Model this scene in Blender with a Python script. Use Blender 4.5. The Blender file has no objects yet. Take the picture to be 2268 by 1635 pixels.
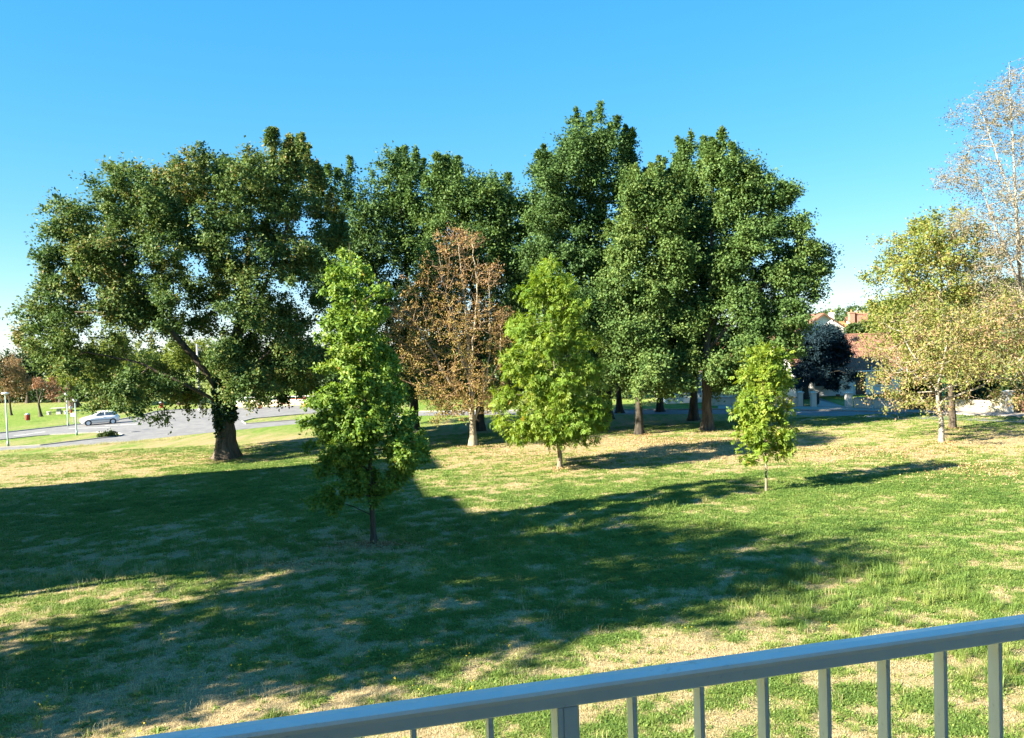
import bpy, bmesh, math, random
import numpy as np
from mathutils import Vector, Matrix

# ------------------------------------------------------------------ camera, world, sun
S = bpy.context.scene
R_ = math.radians
PITCH, ROLL = R_(2.0), R_(2.0)
CAM = np.array([0.0, 0.0, 7.0])
FPX, CX, CY = 1780.0, 1134.0, 817.5            # focal length of the photograph in view units (2268 wide)
FW = np.array([0, math.cos(PITCH), -math.sin(PITCH)])
R0 = np.array([1.0, 0, 0]); U0 = np.array([0, math.sin(PITCH), math.cos(PITCH)])
RT = math.cos(ROLL) * R0 - math.sin(ROLL) * U0
UP = math.sin(ROLL) * R0 + math.cos(ROLL) * U0
cam_d = bpy.data.cameras.new('camera'); cam = bpy.data.objects.new('camera', cam_d)
S.collection.objects.link(cam)
cam.matrix_world = Matrix(((RT[0], UP[0], -FW[0], CAM[0]), (RT[1], UP[1], -FW[1], CAM[1]),
                           (RT[2], UP[2], -FW[2], CAM[2]), (0, 0, 0, 1)))
cam_d.sensor_width = 36.0; cam_d.lens = 36.0 * FPX / 2268.0
cam_d.clip_start = 0.05; cam_d.clip_end = 6000
S.camera = cam

SUN_AZ, SUN_EL = R_(25.0), R_(28.5)            # shadows run to the right and a little away
TO_SUN = np.array([-math.cos(SUN_AZ) * math.cos(SUN_EL), -math.sin(SUN_AZ) * math.cos(SUN_EL), math.sin(SUN_EL)])
W = bpy.data.worlds.new('World'); S.world = W; W.use_nodes = True
wn = W.node_tree.nodes; wl = W.node_tree.links
bg = wn['Background']
sky = wn.new('ShaderNodeTexSky'); sky.sky_type = 'NISHITA'; sky.sun_disc = False
sky.sun_elevation = SUN_EL; sky.sun_rotation = math.atan2(TO_SUN[0], TO_SUN[1]) % (2 * math.pi)
sky.altitude = 0; sky.air_density = 1.0; sky.dust_density = 0.0; sky.ozone_density = 8.0
gm = wn.new('ShaderNodeGamma'); gm.inputs['Gamma'].default_value = 0.45
hs = wn.new('ShaderNodeHueSaturation'); hs.inputs['Saturation'].default_value = 1.74
wl.new(sky.outputs[0], gm.inputs['Color']); wl.new(gm.outputs[0], hs.inputs['Color']); wl.new(hs.outputs[0], bg.inputs['Color'])
bg.inputs['Strength'].default_value = 0.118
sun_d = bpy.data.lights.new('sun', 'SUN'); sun_o = bpy.data.objects.new('sun', sun_d); S.collection.objects.link(sun_o)
sun_d.energy = 5.0; sun_d.angle = R_(0.55); sun_d.color = (1.0, 0.90, 0.72)
sun_o.rotation_euler = Vector(-TO_SUN).to_track_quat('-Z', 'Y').to_euler(); sun_o.location = (-60, -20, 60)
S.view_settings.view_transform = 'Standard'; S.view_settings.look = 'None'
S.view_settings.exposure = 2.4; S.view_settings.gamma = 1.0; S.view_settings.use_curve_mapping = False
S.render.engine = 'CYCLES'
cy = S.cycles
cy.max_bounces = 6; cy.diffuse_bounces = 3; cy.glossy_bounces = 3; cy.transmission_bounces = 4; cy.transparent_max_bounces = 6
cy.caustics_reflective = False; cy.caustics_refractive = False
cy.use_denoising = True; cy.denoiser = 'OPENIMAGEDENOISE'; cy.denoising_input_passes = 'RGB_ALBEDO_NORMAL'; cy.denoising_prefilter = 'ACCURATE'

# ------------------------------------------------------------------ helpers
SLOPE = 0.0123
def gz(x, y=0.0):
    return SLOPE * np.clip(x, -150, 150)
def ray(u, v):
    return FW + RT * ((u - CX) / FPX) + UP * ((CY - v) / FPX)
def gnd(u, v, h=0.0):                          # a point of the ground
    d = ray(u, v); t = (h - 7.0) / (d[2] - SLOPE * d[0]); return CAM + t * d
def atY(u, v, Y):                              # a point at distance Y
    d = ray(u, v); return CAM + d * (Y / d[1])

COL = S.collection
def link(o, parent=None):
    COL.objects.link(o)
    if parent is not None: o.parent = parent
    return o
def tag(o, label=None, cat=None, group=None, kind=None):
    if label: o['label'] = label
    if cat: o['category'] = cat
    if group: o['group'] = group
    if kind: o['kind'] = kind
    return o
def empty(name, loc=(0, 0, 0), rz=0.0):
    o = bpy.data.objects.new(name, None); o.location = loc; o.rotation_euler = (0, 0, rz); o.empty_display_size = 0.2
    return link(o)
def mesh_np(name, V, F, mats=None, attrs=None, smooth=False):
    """V (n,3), F (m,k) same-size faces"""
    V = np.asarray(V, np.float32); F = np.asarray(F, np.int32)
    me = bpy.data.meshes.new(name); k = F.shape[1]
    me.vertices.add(len(V)); me.vertices.foreach_set('co', V.ravel())
    me.loops.add(F.size); me.loops.foreach_set('vertex_index', F.ravel())
    me.polygons.add(len(F)); me.polygons.foreach_set('loop_start', np.arange(0, F.size, k, dtype=np.int32))
    if smooth: me.polygons.foreach_set('use_smooth', np.ones(len(F), bool))
    if attrs:
        for an, av in attrs.items():
            a = me.attributes.new(an, 'FLOAT', 'POINT'); a.data.foreach_set('value', np.asarray(av, np.float32).ravel())
    me.update(calc_edges=True); me.validate()
    if mats:
        for m in (mats if isinstance(mats, (list, tuple)) else [mats]): me.materials.append(m)
    return me
class MB:
    """collects quads/tris in python lists, builds one mesh"""
    def __init__(s): s.v = []; s.f = []
    def add(s, vs, fs):
        b = len(s.v); s.v += [tuple(p) for p in vs]; s.f += [tuple(i + b for i in f) for f in fs]; return s
    def box(s, x0, x1, y0, y1, z0, z1):
        return s.add([(x0,y0,z0),(x1,y0,z0),(x1,y1,z0),(x0,y1,z0),(x0,y0,z1),(x1,y0,z1),(x1,y1,z1),(x0,y1,z1)],
                     [(0,3,2,1),(4,5,6,7),(0,1,5,4),(1,2,6,5),(2,3,7,6),(3,0,4,7)])
    def tube(s, pts, rad, n=10, cap=True):
        pts = [Vector(p) for p in pts]; rad = rad if isinstance(rad, (list, tuple)) else [rad] * len(pts)
        rings = []; b = []
        for i, p in enumerate(pts):
            t = (pts[min(i+1, len(pts)-1)] - pts[max(i-1, 0)]).normalized()
            a = t.cross(Vector((0, 1, 0)) if abs(t.y) < .9 else Vector((1, 0, 0))).normalized(); c = t.cross(a)
            rings.append([p + (a*math.cos(6.28318*k/n) + c*math.sin(6.28318*k/n)) * rad[i] for k in range(n)])
        for r in rings: b += r
        fs = [(i*n+k, i*n+(k+1)%n, (i+1)*n+(k+1)%n, (i+1)*n+k) for i in range(len(pts)-1) for k in range(n)]
        if cap: fs += [tuple(range(n))[::-1], tuple((len(pts)-1)*n+k for k in range(n))]
        return s.add(b, fs)
    def prism(s, poly, y0, y1):                # outline in x,z extruded along y
        n = len(poly)
        return s.add([(x, y0, z) for x, z in poly] + [(x, y1, z) for x, z in poly],
                     [tuple(range(n)), tuple(range(2*n-1, n-1, -1))] + [(k, n+k, n+(k+1) % n, (k+1) % n) for k in range(n)])
    def build(s, name, m, parent=None, smooth=False, bevel=0, seg=2):
        me = bpy.data.meshes.new(name); me.from_pydata(s.v, [], s.f)
        bm = bmesh.new(); bm.from_mesh(me); bmesh.ops.recalc_face_normals(bm, faces=bm.faces)
        if bevel: bmesh.ops.bevel(bm, geom=[e for e in bm.edges if e.calc_face_angle(0) > .5], offset=bevel, segments=seg, affect='EDGES', clamp_overlap=True)
        bm.to_mesh(me); bm.free()
        if smooth: me.polygons.foreach_set('use_smooth', [True] * len(me.polygons))
        me.materials.append(m)
        return link(bpy.data.objects.new(name, me), parent)

# ------------------------------------------------------------------ materials
def nm(name):
    m = bpy.data.materials.new(name); m.use_nodes = True
    return m, m.node_tree.nodes, m.node_tree.links, m.node_tree.nodes['Principled BSDF']
def noise(n, l, scale, detail=4, rough=.6, coord='Object', stretch=None, dist=0):
    tc = n.new('ShaderNodeTexCoord'); t = n.new('ShaderNodeTexNoise')
    t.inputs['Scale'].default_value = scale; t.inputs['Detail'].default_value = detail; t.inputs['Roughness'].default_value = rough
    t.inputs['Distortion'].default_value = dist
    if stretch:
        mp = n.new('ShaderNodeMapping'); mp.inputs['Scale'].default_value = stretch
        l.new(tc.outputs[coord], mp.inputs['Vector']); l.new(mp.outputs[0], t.inputs['Vector'])
    else: l.new(tc.outputs[coord], t.inputs['Vector'])
    return t.outputs['Fac']
def ramp(n, l, fac, stops):
    r = n.new('ShaderNodeValToRGB'); e = r.color_ramp.elements
    while len(e) < len(stops): e.new(.5)
    for k, (p, c) in enumerate(stops): e[k].position = p; e[k].color = (*c, 1)
    l.new(fac, r.inputs['Fac']); return r.outputs['Color']
def bump(n, l, h, b, strength=.4, dist=.02):
    bp = n.new('ShaderNodeBump'); bp.inputs['Strength'].default_value = strength; bp.inputs['Distance'].default_value = dist
    l.new(h, bp.inputs['Height']); l.new(bp.outputs[0], b.inputs['Normal'])
def mixf(n, l, a, b, fac=None, op='ADD', c=None):
    m = n.new('ShaderNodeMath'); m.operation = op
    for k, x in enumerate((a, b, c)):
        if x is None: continue
        if isinstance(x, (int, float)): m.inputs[k].default_value = x
        else: l.new(x, m.inputs[k])
    return m.outputs[0]
def plain(name, c, rough=.7, metal=0.0, var=.12, scale=6, bmp=0.0, coord='Object', spec=.4, stretch=None):
    m, n, l, b = nm(name); f = noise(n, l, scale, 5, coord=coord, stretch=stretch)
    lo = tuple(x * (1 - var) for x in c); hi = tuple(min(1, x * (1 + var)) for x in c)
    l.new(ramp(n, l, f, [(.3, lo), (.7, hi)]), b.inputs['Base Color'])
    b.inputs['Roughness'].default_value = rough; b.inputs['Metallic'].default_value = metal; b.inputs['Specular IOR Level'].default_value = spec
    if bmp: bump(n, l, f, b, bmp)
    return m
def leafmat(name, stops, trans=.35, rough=.5, spec=.35, tgain=1.25):
    m, n, l, b = nm(name)
    at = n.new('ShaderNodeAttribute'); at.attribute_name = 'tint'
    c = ramp(n, l, at.outputs['Fac'], stops); l.new(c, b.inputs['Base Color'])
    b.inputs['Roughness'].default_value = rough; b.inputs['Specular IOR Level'].default_value = spec
    tr = n.new('ShaderNodeBsdfTranslucent'); hv = n.new('ShaderNodeHueSaturation')
    hv.inputs['Hue'].default_value = .485; hv.inputs['Saturation'].default_value = 1.1; hv.inputs['Value'].default_value = tgain
    l.new(c, hv.inputs['Color']); l.new(hv.outputs[0], tr.inputs['Color'])
    mx = n.new('ShaderNodeMixShader'); mx.inputs[0].default_value = trans
    l.new(b.outputs[0], mx.inputs[1]); l.new(tr.outputs[0], mx.inputs[2]); l.new(mx.outputs[0], n['Material Output'].inputs['Surface'])
    return m
def barkmat(name, a, c, scale=5, stretch=(1, 1, .18)):
    m, n, l, b = nm(name); f = noise(n, l, scale, 8, .7, stretch=stretch, dist=.6)
    g = noise(n, l, 1.3, 3)
    l.new(ramp(n, l, mixf(n, l, f, g, op='MULTIPLY_ADD', c=-.0) if False else f, [(.32, a), (.62, c)]), b.inputs['Base Color'])
    b.inputs['Roughness'].default_value = .9; b.inputs['Specular IOR Level'].default_value = .2
    bump(n, l, f, b, .9, .06); return m

M = {}
M['oak'] = leafmat('oak_leaf', [(0, (.042, .088, .026)), (.45, (.086, .15, .04)), (.8, (.145, .19, .05)), (1, (.22, .175, .065))], .3, .6, .2)
M['oak_far'] = leafmat('oak_leaf_far', [(0, (.038, .085, .026)), (.5, (.088, .16, .042)), (1, (.165, .22, .058))], .28, .6, .2)
M['gum'] = leafmat('sweetgum_leaf', [(0, (.07, .15, .024)), (.5, (.15, .255, .04)), (.93, (.25, .31, .06)), (1, (.34, .18, .05))], .38, .55, .25)
M['chest'] = leafmat('ash_leaf', [(0, (.08, .17, .02)), (.5, (.16, .25, .03)), (.9, (.25, .30, .045)), (1, (.36, .25, .06))], .4, .55, .25)
M['young'] = leafmat('young_leaf', [(0, (.09, .18, .02)), (.5, (.17, .26, .03)), (.9, (.27, .31, .05)), (1, (.45, .26, .09))], .36, .55, .25)
M['brown'] = leafmat('brown_leaf', [(0, (.13, .14, .035)), (.3, (.31, .25, .075)), (.65, (.36, .235, .10)), (1, (.32, .185, .10))], .35, .7, .2)
M['maple'] = leafmat('autumn_leaf', [(0, (.14, .18, .04)), (.4, (.25, .25, .075)), (.7, (.33, .25, .12)), (1, (.36, .21, .14))], .35, .65, .2)
M['lime'] = leafmat('yellowgreen_leaf', [(0, (.11, .165, .03)), (.5, (.21, .25, .055)), (.8, (.30, .275, .085)), (1, (.33, .23, .11))], .4, .65, .2)
M['birch'] = leafmat('birch_leaf', [(0, (.14, .15, .075)), (.5, (.22, .19, .12)), (1, (.27, .20, .155))], .35, .65, .2)
M['cedar'] = leafmat('cedar_needle', [(0, (.008, .022, .03)), (1, (.022, .05, .066))], .1, .7, .15)
M['beige'] = leafmat('beige_leaf', [(0, (.12, .11, .045)), (.5, (.25, .17, .08)), (1, (.32, .19, .1))], .35)
M['rust'] = leafmat('rust_leaf', [(0, (.17, .10, .05)), (1, (.28, .15, .08))], .35)
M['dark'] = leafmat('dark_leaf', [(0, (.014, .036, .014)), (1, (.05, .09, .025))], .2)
M['ivy'] = leafmat('ivy_leaf', [(0, (.01, .035, .012)), (1, (.035, .085, .025))], .1, .35, .5)
M['hedge'] = leafmat('hedge_leaf', [(0, (.03, .065, .015)), (1, (.08, .12, .03))], .2)
M['bark'] = barkmat('oak_bark', (.03, .024, .018), (.13, .105, .08))
M['bark_dark'] = barkmat('dark_bark', (.018, .016, .014), (.075, .065, .05))
M['bark_pale'] = barkmat('pale_bark', (.15, .125, .085), (.42, .36, .26), 7)
M['bark_birch'] = barkmat('birch_bark', (.09, .075, .06), (.46, .42, .36), 6, (1, 1, 1.6))
M['bark_young'] = barkmat('young_bark', (.12, .095, .07), (.32, .26, .19), 9)
M['twig_red'] = barkmat('reddish_twig', (.19, .125, .08), (.42, .29, .18), 9)
M['grey_metal'] = plain('galvanised_grey', (.36, .42, .42), .45, .3, .1, 20)

# ------------------------------------------------------------------ value noise in numpy
_rs = np.random.RandomState(7); _T = _rs.rand(256, 256)
def vnoise(x, y):
    xi = np.floor(x).astype(int); yi = np.floor(y).astype(int); fx = x - xi; fy = y - yi
    fx = fx*fx*(3-2*fx); fy = fy*fy*(3-2*fy); g = lambda a, b: _T[a & 255, b & 255]
    return (g(xi, yi)*(1-fx)+g(xi+1, yi)*fx)*(1-fy) + (g(xi, yi+1)*(1-fx)+g(xi+1, yi+1)*fx)*fy
def fbm(x, y, o=4):
    s = 0; a = .5; t = 0
    for k in range(o): s = s + a*vnoise(x*2**k+17*k, y*2**k+31*k); t += a; a *= .55
    return s/t
BUMPY = lambda y: np.clip((60 - y) / 8.0, 0, 1) * np.clip((y - 2) / 6.0, 0, 1)
def ground_z(x, y):
    return gz(x) + (fbm(x*.22, y*.22, 3) - .5) * .16 * BUMPY(y)
def dryness(x, y):
    d = .5 + (fbm(x*.13+3, y*.13+9, 3)-.5)*.34 + (fbm(x*.55+7, y*.75, 3)-.5)*.36 + (fbm(x*1.9, y*2.3, 2)-.5)*.62
    blob = lambda cx, cy, rx, ry: np.exp(-(((x-cx)/rx)**2 + ((y-cy)/ry)**2))
    d = d + .22*blob(24, 45, 14, 5) + .20*blob(6, 50, 12, 5) + .22*blob(-32, 53, 12, 5) - .16*blob(-14, 41, 12, 6) \
        - .03*blob(4, 34, 12, 5) + .10*blob(-5, 17, 8, 4) + .09*blob(6, 15.5, 9, 3) - .04*blob(12, 30, 8, 6) - .15*blob(-17, 50, 5, 2.0) + .22*blob(-5.5, 28.5, 2.5, 1.6) - .1*blob(2,26,6,4) + .03*blob(10, 19, 9, 5)
    return d + .03 + .055*np.clip((y-24)/10, 0, 1) - .20*np.clip((y-64)/12, 0, 1)
# ------------------------------------------------------------------ ground
def build_lawn():
    far = lambda a, b, n: np.linspace(0, 1, n)**2.2*(b-a)+a
    xs = np.unique(np.concatenate([-far(48, 2500, 40), np.arange(-48, 48.01, .36), far(48, 2500, 40)]))
    ys = np.unique(np.concatenate([-far(0, 300, 12), np.arange(0, 62.01, .36), far(62, 3500, 60)]))
    X, Y = np.meshgrid(xs, ys); V = np.stack([X, Y, ground_z(X, Y)], -1).reshape(-1, 3)
    nx, ny = len(xs), len(ys); i = np.arange((ny-1)*nx).reshape(ny-1, nx)[:, :-1].ravel()
    F = np.stack([i, i+1, i+1+nx, i+nx], 1)
    m, n, l, b = nm('lawn')
    at = n.new('ShaderNodeAttribute'); at.attribute_name = 'dry'
    f1 = noise(n, l, 2.2, 6, .65); f2 = noise(n, l, 26, 5, .7, stretch=(1, .55, 1)); f3 = noise(n, l, .35, 3)
    d = mixf(n, l, at.outputs['Fac'], mixf(n, l, f1, .55, op='MULTIPLY'), op='ADD')
    d = mixf(n, l, d, mixf(n, l, f2, .8, op='MULTIPLY'), op='ADD')
    mr = n.new('ShaderNodeMapRange'); l.new(d, mr.inputs[0]); mr.inputs[1].default_value = .98; mr.inputs[2].default_value = 1.42
    green = ramp(n, l, f1, [(.25, (.08, .15, .024)), (.5, (.13, .21, .034)), (.75, (.20, .25, .05))])
    straw = ramp(n, l, f2, [(.25, (.15, .115, .06)), (.5, (.34, .26, .14)), (.75, (.52, .42, .25))])
    mx = n.new('ShaderNodeMix'); mx.data_type = 'RGBA'
    l.new(mr.outputs[0], mx.inputs[0]); l.new(green, mx.inputs[6]); l.new(straw, mx.inputs[7])
    l.new(mx.outputs[2], b.inputs['Base Color']); b.inputs['Roughness'].default_value = 1; b.inputs['Specular IOR Level'].default_value = .1
    bump(n, l, f2, b, .9, .08)
    me = mesh_np('lawn', V, F, m, {'dry': dryness(V[:, 0], V[:, 1])}, True)
    tag(link(bpy.data.objects.new('lawn', me)), kind='structure')
build_lawn()

def sheet(name, uv, m, h, kind='structure', pts=None):
    P = pts if pts is not None else [gnd(u, v) for u, v in uv]
    me = bpy.data.meshes.new(name); me.from_pydata([(p[0], p[1], gz(p[0]) + h) for p in P], [], [tuple(range(len(P)))]); me.update()
    if me.polygons[0].normal.z < 0: me.flip_normals()
    me.materials.append(m); return tag(link(bpy.data.objects.new(name, me)), kind=kind)
def asphalt():
    m, n, l, b = nm('asphalt'); f = noise(n, l, 1.1, 6, .7, dist=.4); g = noise(n, l, 60, 3)
    c = ramp(n, l, mixf(n, l, f, mixf(n, l, g, .35, op='MULTIPLY'), op='ADD'), [(.45, (.10, .10, .105)), (.66, (.15, .15, .152)), (.85, (.20, .195, .19))])
    l.new(c, b.inputs['Base Color']); b.inputs['Roughness'].default_value = .85; bump(n, l, g, b, .3, .01); return m
M['asphalt'] = asphalt()
M['paving'] = plain('paving', (.30, .26, .22), .85, 0, .2, 1.5, .1)
M['kerb'] = plain('kerb_stone', (.33, .31, .28), .85, 0, .2, 3, .2)
M['white_line'] = plain('road_paint', (.72, .72, .70), .7, 0, .12, 9)
NEAR2 = [(2400, 944), (2268, 936), (2000, 927), (1750, 919), (1590, 917), (1100, 919.5), (930, 921), (670, 938), (530, 952), (470, 958), (400, 965), (300, 977), (220, 984), (111, 991), (0, 998), (-60, 1002)]
ISL_L = [(-60, 979), (0, 975), (79, 966.5), (111, 964), (215, 958.5), (262, 960), (272, 963.5), (262, 967), (180, 976), (89, 987), (0, 992), (-60, 996)]
FAR_L = [(-60, 967), (0, 960), (111, 947.5), (175, 940.5), (240, 934), (300, 924), (345, 912), (420, 906), (530, 903), (672, 898), (760, 894)]
ISL_M = [(760, 912), (672, 918), (560, 928), (536, 934), (545, 939.5), (670, 930)]
FAR_R = [(930, 912.5), (1100, 910.5), (1300, 909), (1590, 908), (1750, 909), (1882, 911), (2000, 914), (2268, 925), (2400, 931)]
sheet('road', FAR_L + ISL_M + FAR_R + NEAR2 + ISL_L[::-1], M['asphalt'], .006)
def kerb(uv, w=.16, h=.11):
    P = [gnd(u, v) for u, v in uv]; mb = MB(); V = []; n = len(P)
    for i, p in enumerate(P):
        a, b = P[max(i-1, 0)], P[min(i+1, n-1)]; t = (b-a)[:2]; t = t/np.linalg.norm(t); nn = np.array([-t[1], t[0]])*w/2
        z = gz(p[0]); V += [(p[0]-nn[0], p[1]-nn[1], z-.1), (p[0]-nn[0], p[1]-nn[1], z+h), (p[0]+nn[0], p[1]+nn[1], z+h), (p[0]+nn[0], p[1]+nn[1], z-.1)]
    F = [(4*i+k, 4*i+(k+1) % 4, 4*i+4+(k+1) % 4, 4*i+4+k) for i in range(n-1) for k in range(4)] + [(0, 1, 2, 3), (4*n-1, 4*n-2, 4*n-3, 4*n-4)]
    mb.add(V, F); return tag(mb.build('kerb', M['kerb']), kind='structure')
kerb(FAR_L[:8]); kerb(ISL_L, .14, .09); kerb(ISL_M, .14, .1); kerb(FAR_R)
PAV_FAR = [(2400, 922), (2268, 917), (2000, 909), (1882, 905), (1776, 902), (1590, 899)]
sheet('pavement', FAR_R[3:] + PAV_FAR, M['paving'], .09)
for (u0, v0, u1, v1) in [(156, 949.5, 246, 946.6), (236, 943, 303, 940.6), (262, 942, 316, 938.2), (325, 934.6, 371, 932), (30, 966, 100, 956.5)]:
    a, b = gnd(u0/1 if u0 > 250 else u0*.98, v0), gnd(u1, v1); t = (b-a)[:2]; t /= np.linalg.norm(t); nn = np.array([-t[1], t[0]])*.09
    pts = [a[:2]-nn, b[:2]-nn, b[:2]+nn, a[:2]+nn]
    tag(sheet('lane_marking', None, M['white_line'], .011, pts=pts), kind='structure')

# ------------------------------------------------------------------ trees
def dup_tris(P0, P1, r0, r1, sides):
    d = P1 - P0; L = np.linalg.norm(d, axis=1, keepdims=True) + 1e-9; d = d/L
    ref = np.where(np.abs(d[:, 2:3]) < .9, np.array([[0, 0, 1.]]), np.array([[1., 0, 0]]))
    a = np.cross(d, ref); a /= np.linalg.norm(a, axis=1, keepdims=True); c = np.cross(d, a); n = len(P0)
    ang = np.arange(sides)*2*np.pi/sides
    ring = a[:, None]*np.cos(ang)[None, :, None] + c[:, None]*np.sin(ang)[None, :, None]
    V = np.concatenate([P0[:, None]+ring*r0[:, None, None], (P1 + d*r1[:, None]*.6)[:, None]+ring*r1[:, None, None]], 1).reshape(-1, 3)
    k = np.arange(sides); q = np.stack([k, (k+1) % sides, sides+(k+1) % sides, sides+k], 1)
    F = (q[None]+(np.arange(n)*2*sides)[:, None, None]).reshape(-1, 4)
    return V, F
def leaf_quads(rs, C, out, Lm, Wm, n_each, blob, flat=.8, droop=0.0, up=.5, tint0=None, tspread=.25, fan=1, bs=None):
    """n_each leaves round every centre; returns verts, faces, tint"""
    n = len(C)*n_each
    c = np.repeat(C, n_each, 0); o = np.repeat(out, n_each, 0)
    g = rs.randn(n, 3); g /= np.linalg.norm(g, axis=1, keepdims=True)
    rad = np.minimum(np.abs(rs.randn(n, 1))*.6, .65+.3*rs.rand(n, 1))
    an = rs.uniform(.55, 1.35, (len(C), 3)); sp = rs.randn(len(C), 3)*.5 + out*.6   # every spray has its own shape and reach
    off = g*rad*blob*np.array([1, 1, flat])*np.repeat(an, n_each, 0) + np.repeat(sp, n_each, 0)*(rs.rand(n, 1)-.5)*blob*1.1
    bl = np.repeat(rs.uniform(.6, 1.3, (len(C), 1))*(1 if bs is None else bs[:, None]), n_each, 0)
    pos = c + off*bl
    t = np.repeat(tint0 if tint0 is not None else rs.rand(len(C)), n_each) + rs.randn(n)*tspread*.5
    ax = g*.5 + o*.3 + rs.randn(n, 3)*.8; ax[:, 2] -= droop; ax /= np.linalg.norm(ax, axis=1, keepdims=True)
    nr = rs.randn(n, 3)*.42 + g*.55 + o*.55; nr[:, 2] += up
    L = Lm*rs.uniform(.65, 1.3, n); Wd = Wm*rs.uniform(.7, 1.25, n)
    if fan > 1:                                 # compound leaf: leaflets along the axis
        side0 = np.cross(ax, nr); side0 /= np.linalg.norm(side0, axis=1, keepdims=True)
        P, A, N, LL, WW, TT = [], [], [], [], [], []
        for k in range(fan):
            if k == fan-1: p = pos + ax*(L*1.0)[:, None]; a = ax
            else:
                s = 1 if k % 2 else -1; q = .25+.75*(k//2+.5)/(fan//2)
                p = pos + ax*(L*q)[:, None]; a = ax*.55 + side0*s*.85
            P.append(p); A.append(a + rs.randn(n, 3)*.12 + np.array([0, 0, -.15])); N.append(nr); LL.append(L*.55); WW.append(Wd); TT.append(t)
        pos, ax, nr = np.concatenate(P), np.concatenate(A), np.concatenate(N); L, Wd, t = np.concatenate(LL), np.concatenate(WW), np.concatenate(TT)
        ax /= np.linalg.norm(ax, axis=1, keepdims=True); n = len(pos)
    sd = np.cross(ax, nr); sd /= np.linalg.norm(sd, axis=1, keepdims=True) + 1e-9
    nn = np.cross(sd, ax)
    mid = pos + ax*(L*.5)[:, None]; fold = (Wd*.22)[:, None]*nn
    V = np.stack([pos, mid - sd*(Wd*.5)[:, None] + fold, pos + ax*L[:, None], mid + sd*(Wd*.5)[:, None] + fold], 1).reshape(-1, 3)
    F = np.arange(4*n).reshape(n, 4)
    return V, F, np.repeat(np.clip(t, 0, 1), 4)
def smooth_path(P, step=.5):
    P = np.asarray(P, float); out = [P[0]]
    for i in range(len(P)-1):
        p0, p1, p2, p3 = P[max(i-1, 0)], P[i], P[i+1], P[min(i+2, len(P)-1)]
        k = max(1, int(np.linalg.norm(p2-p1)/step))
        for j in range(1, k+1):
            t = j/k; out.append(.5*((2*p1)+(-p0+p2)*t+(2*p0-5*p1+4*p2-p3)*t*t+(-p0+3*p1-3*p2+p3)*t**3))
    return np.array(out)
TREES = {}
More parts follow.
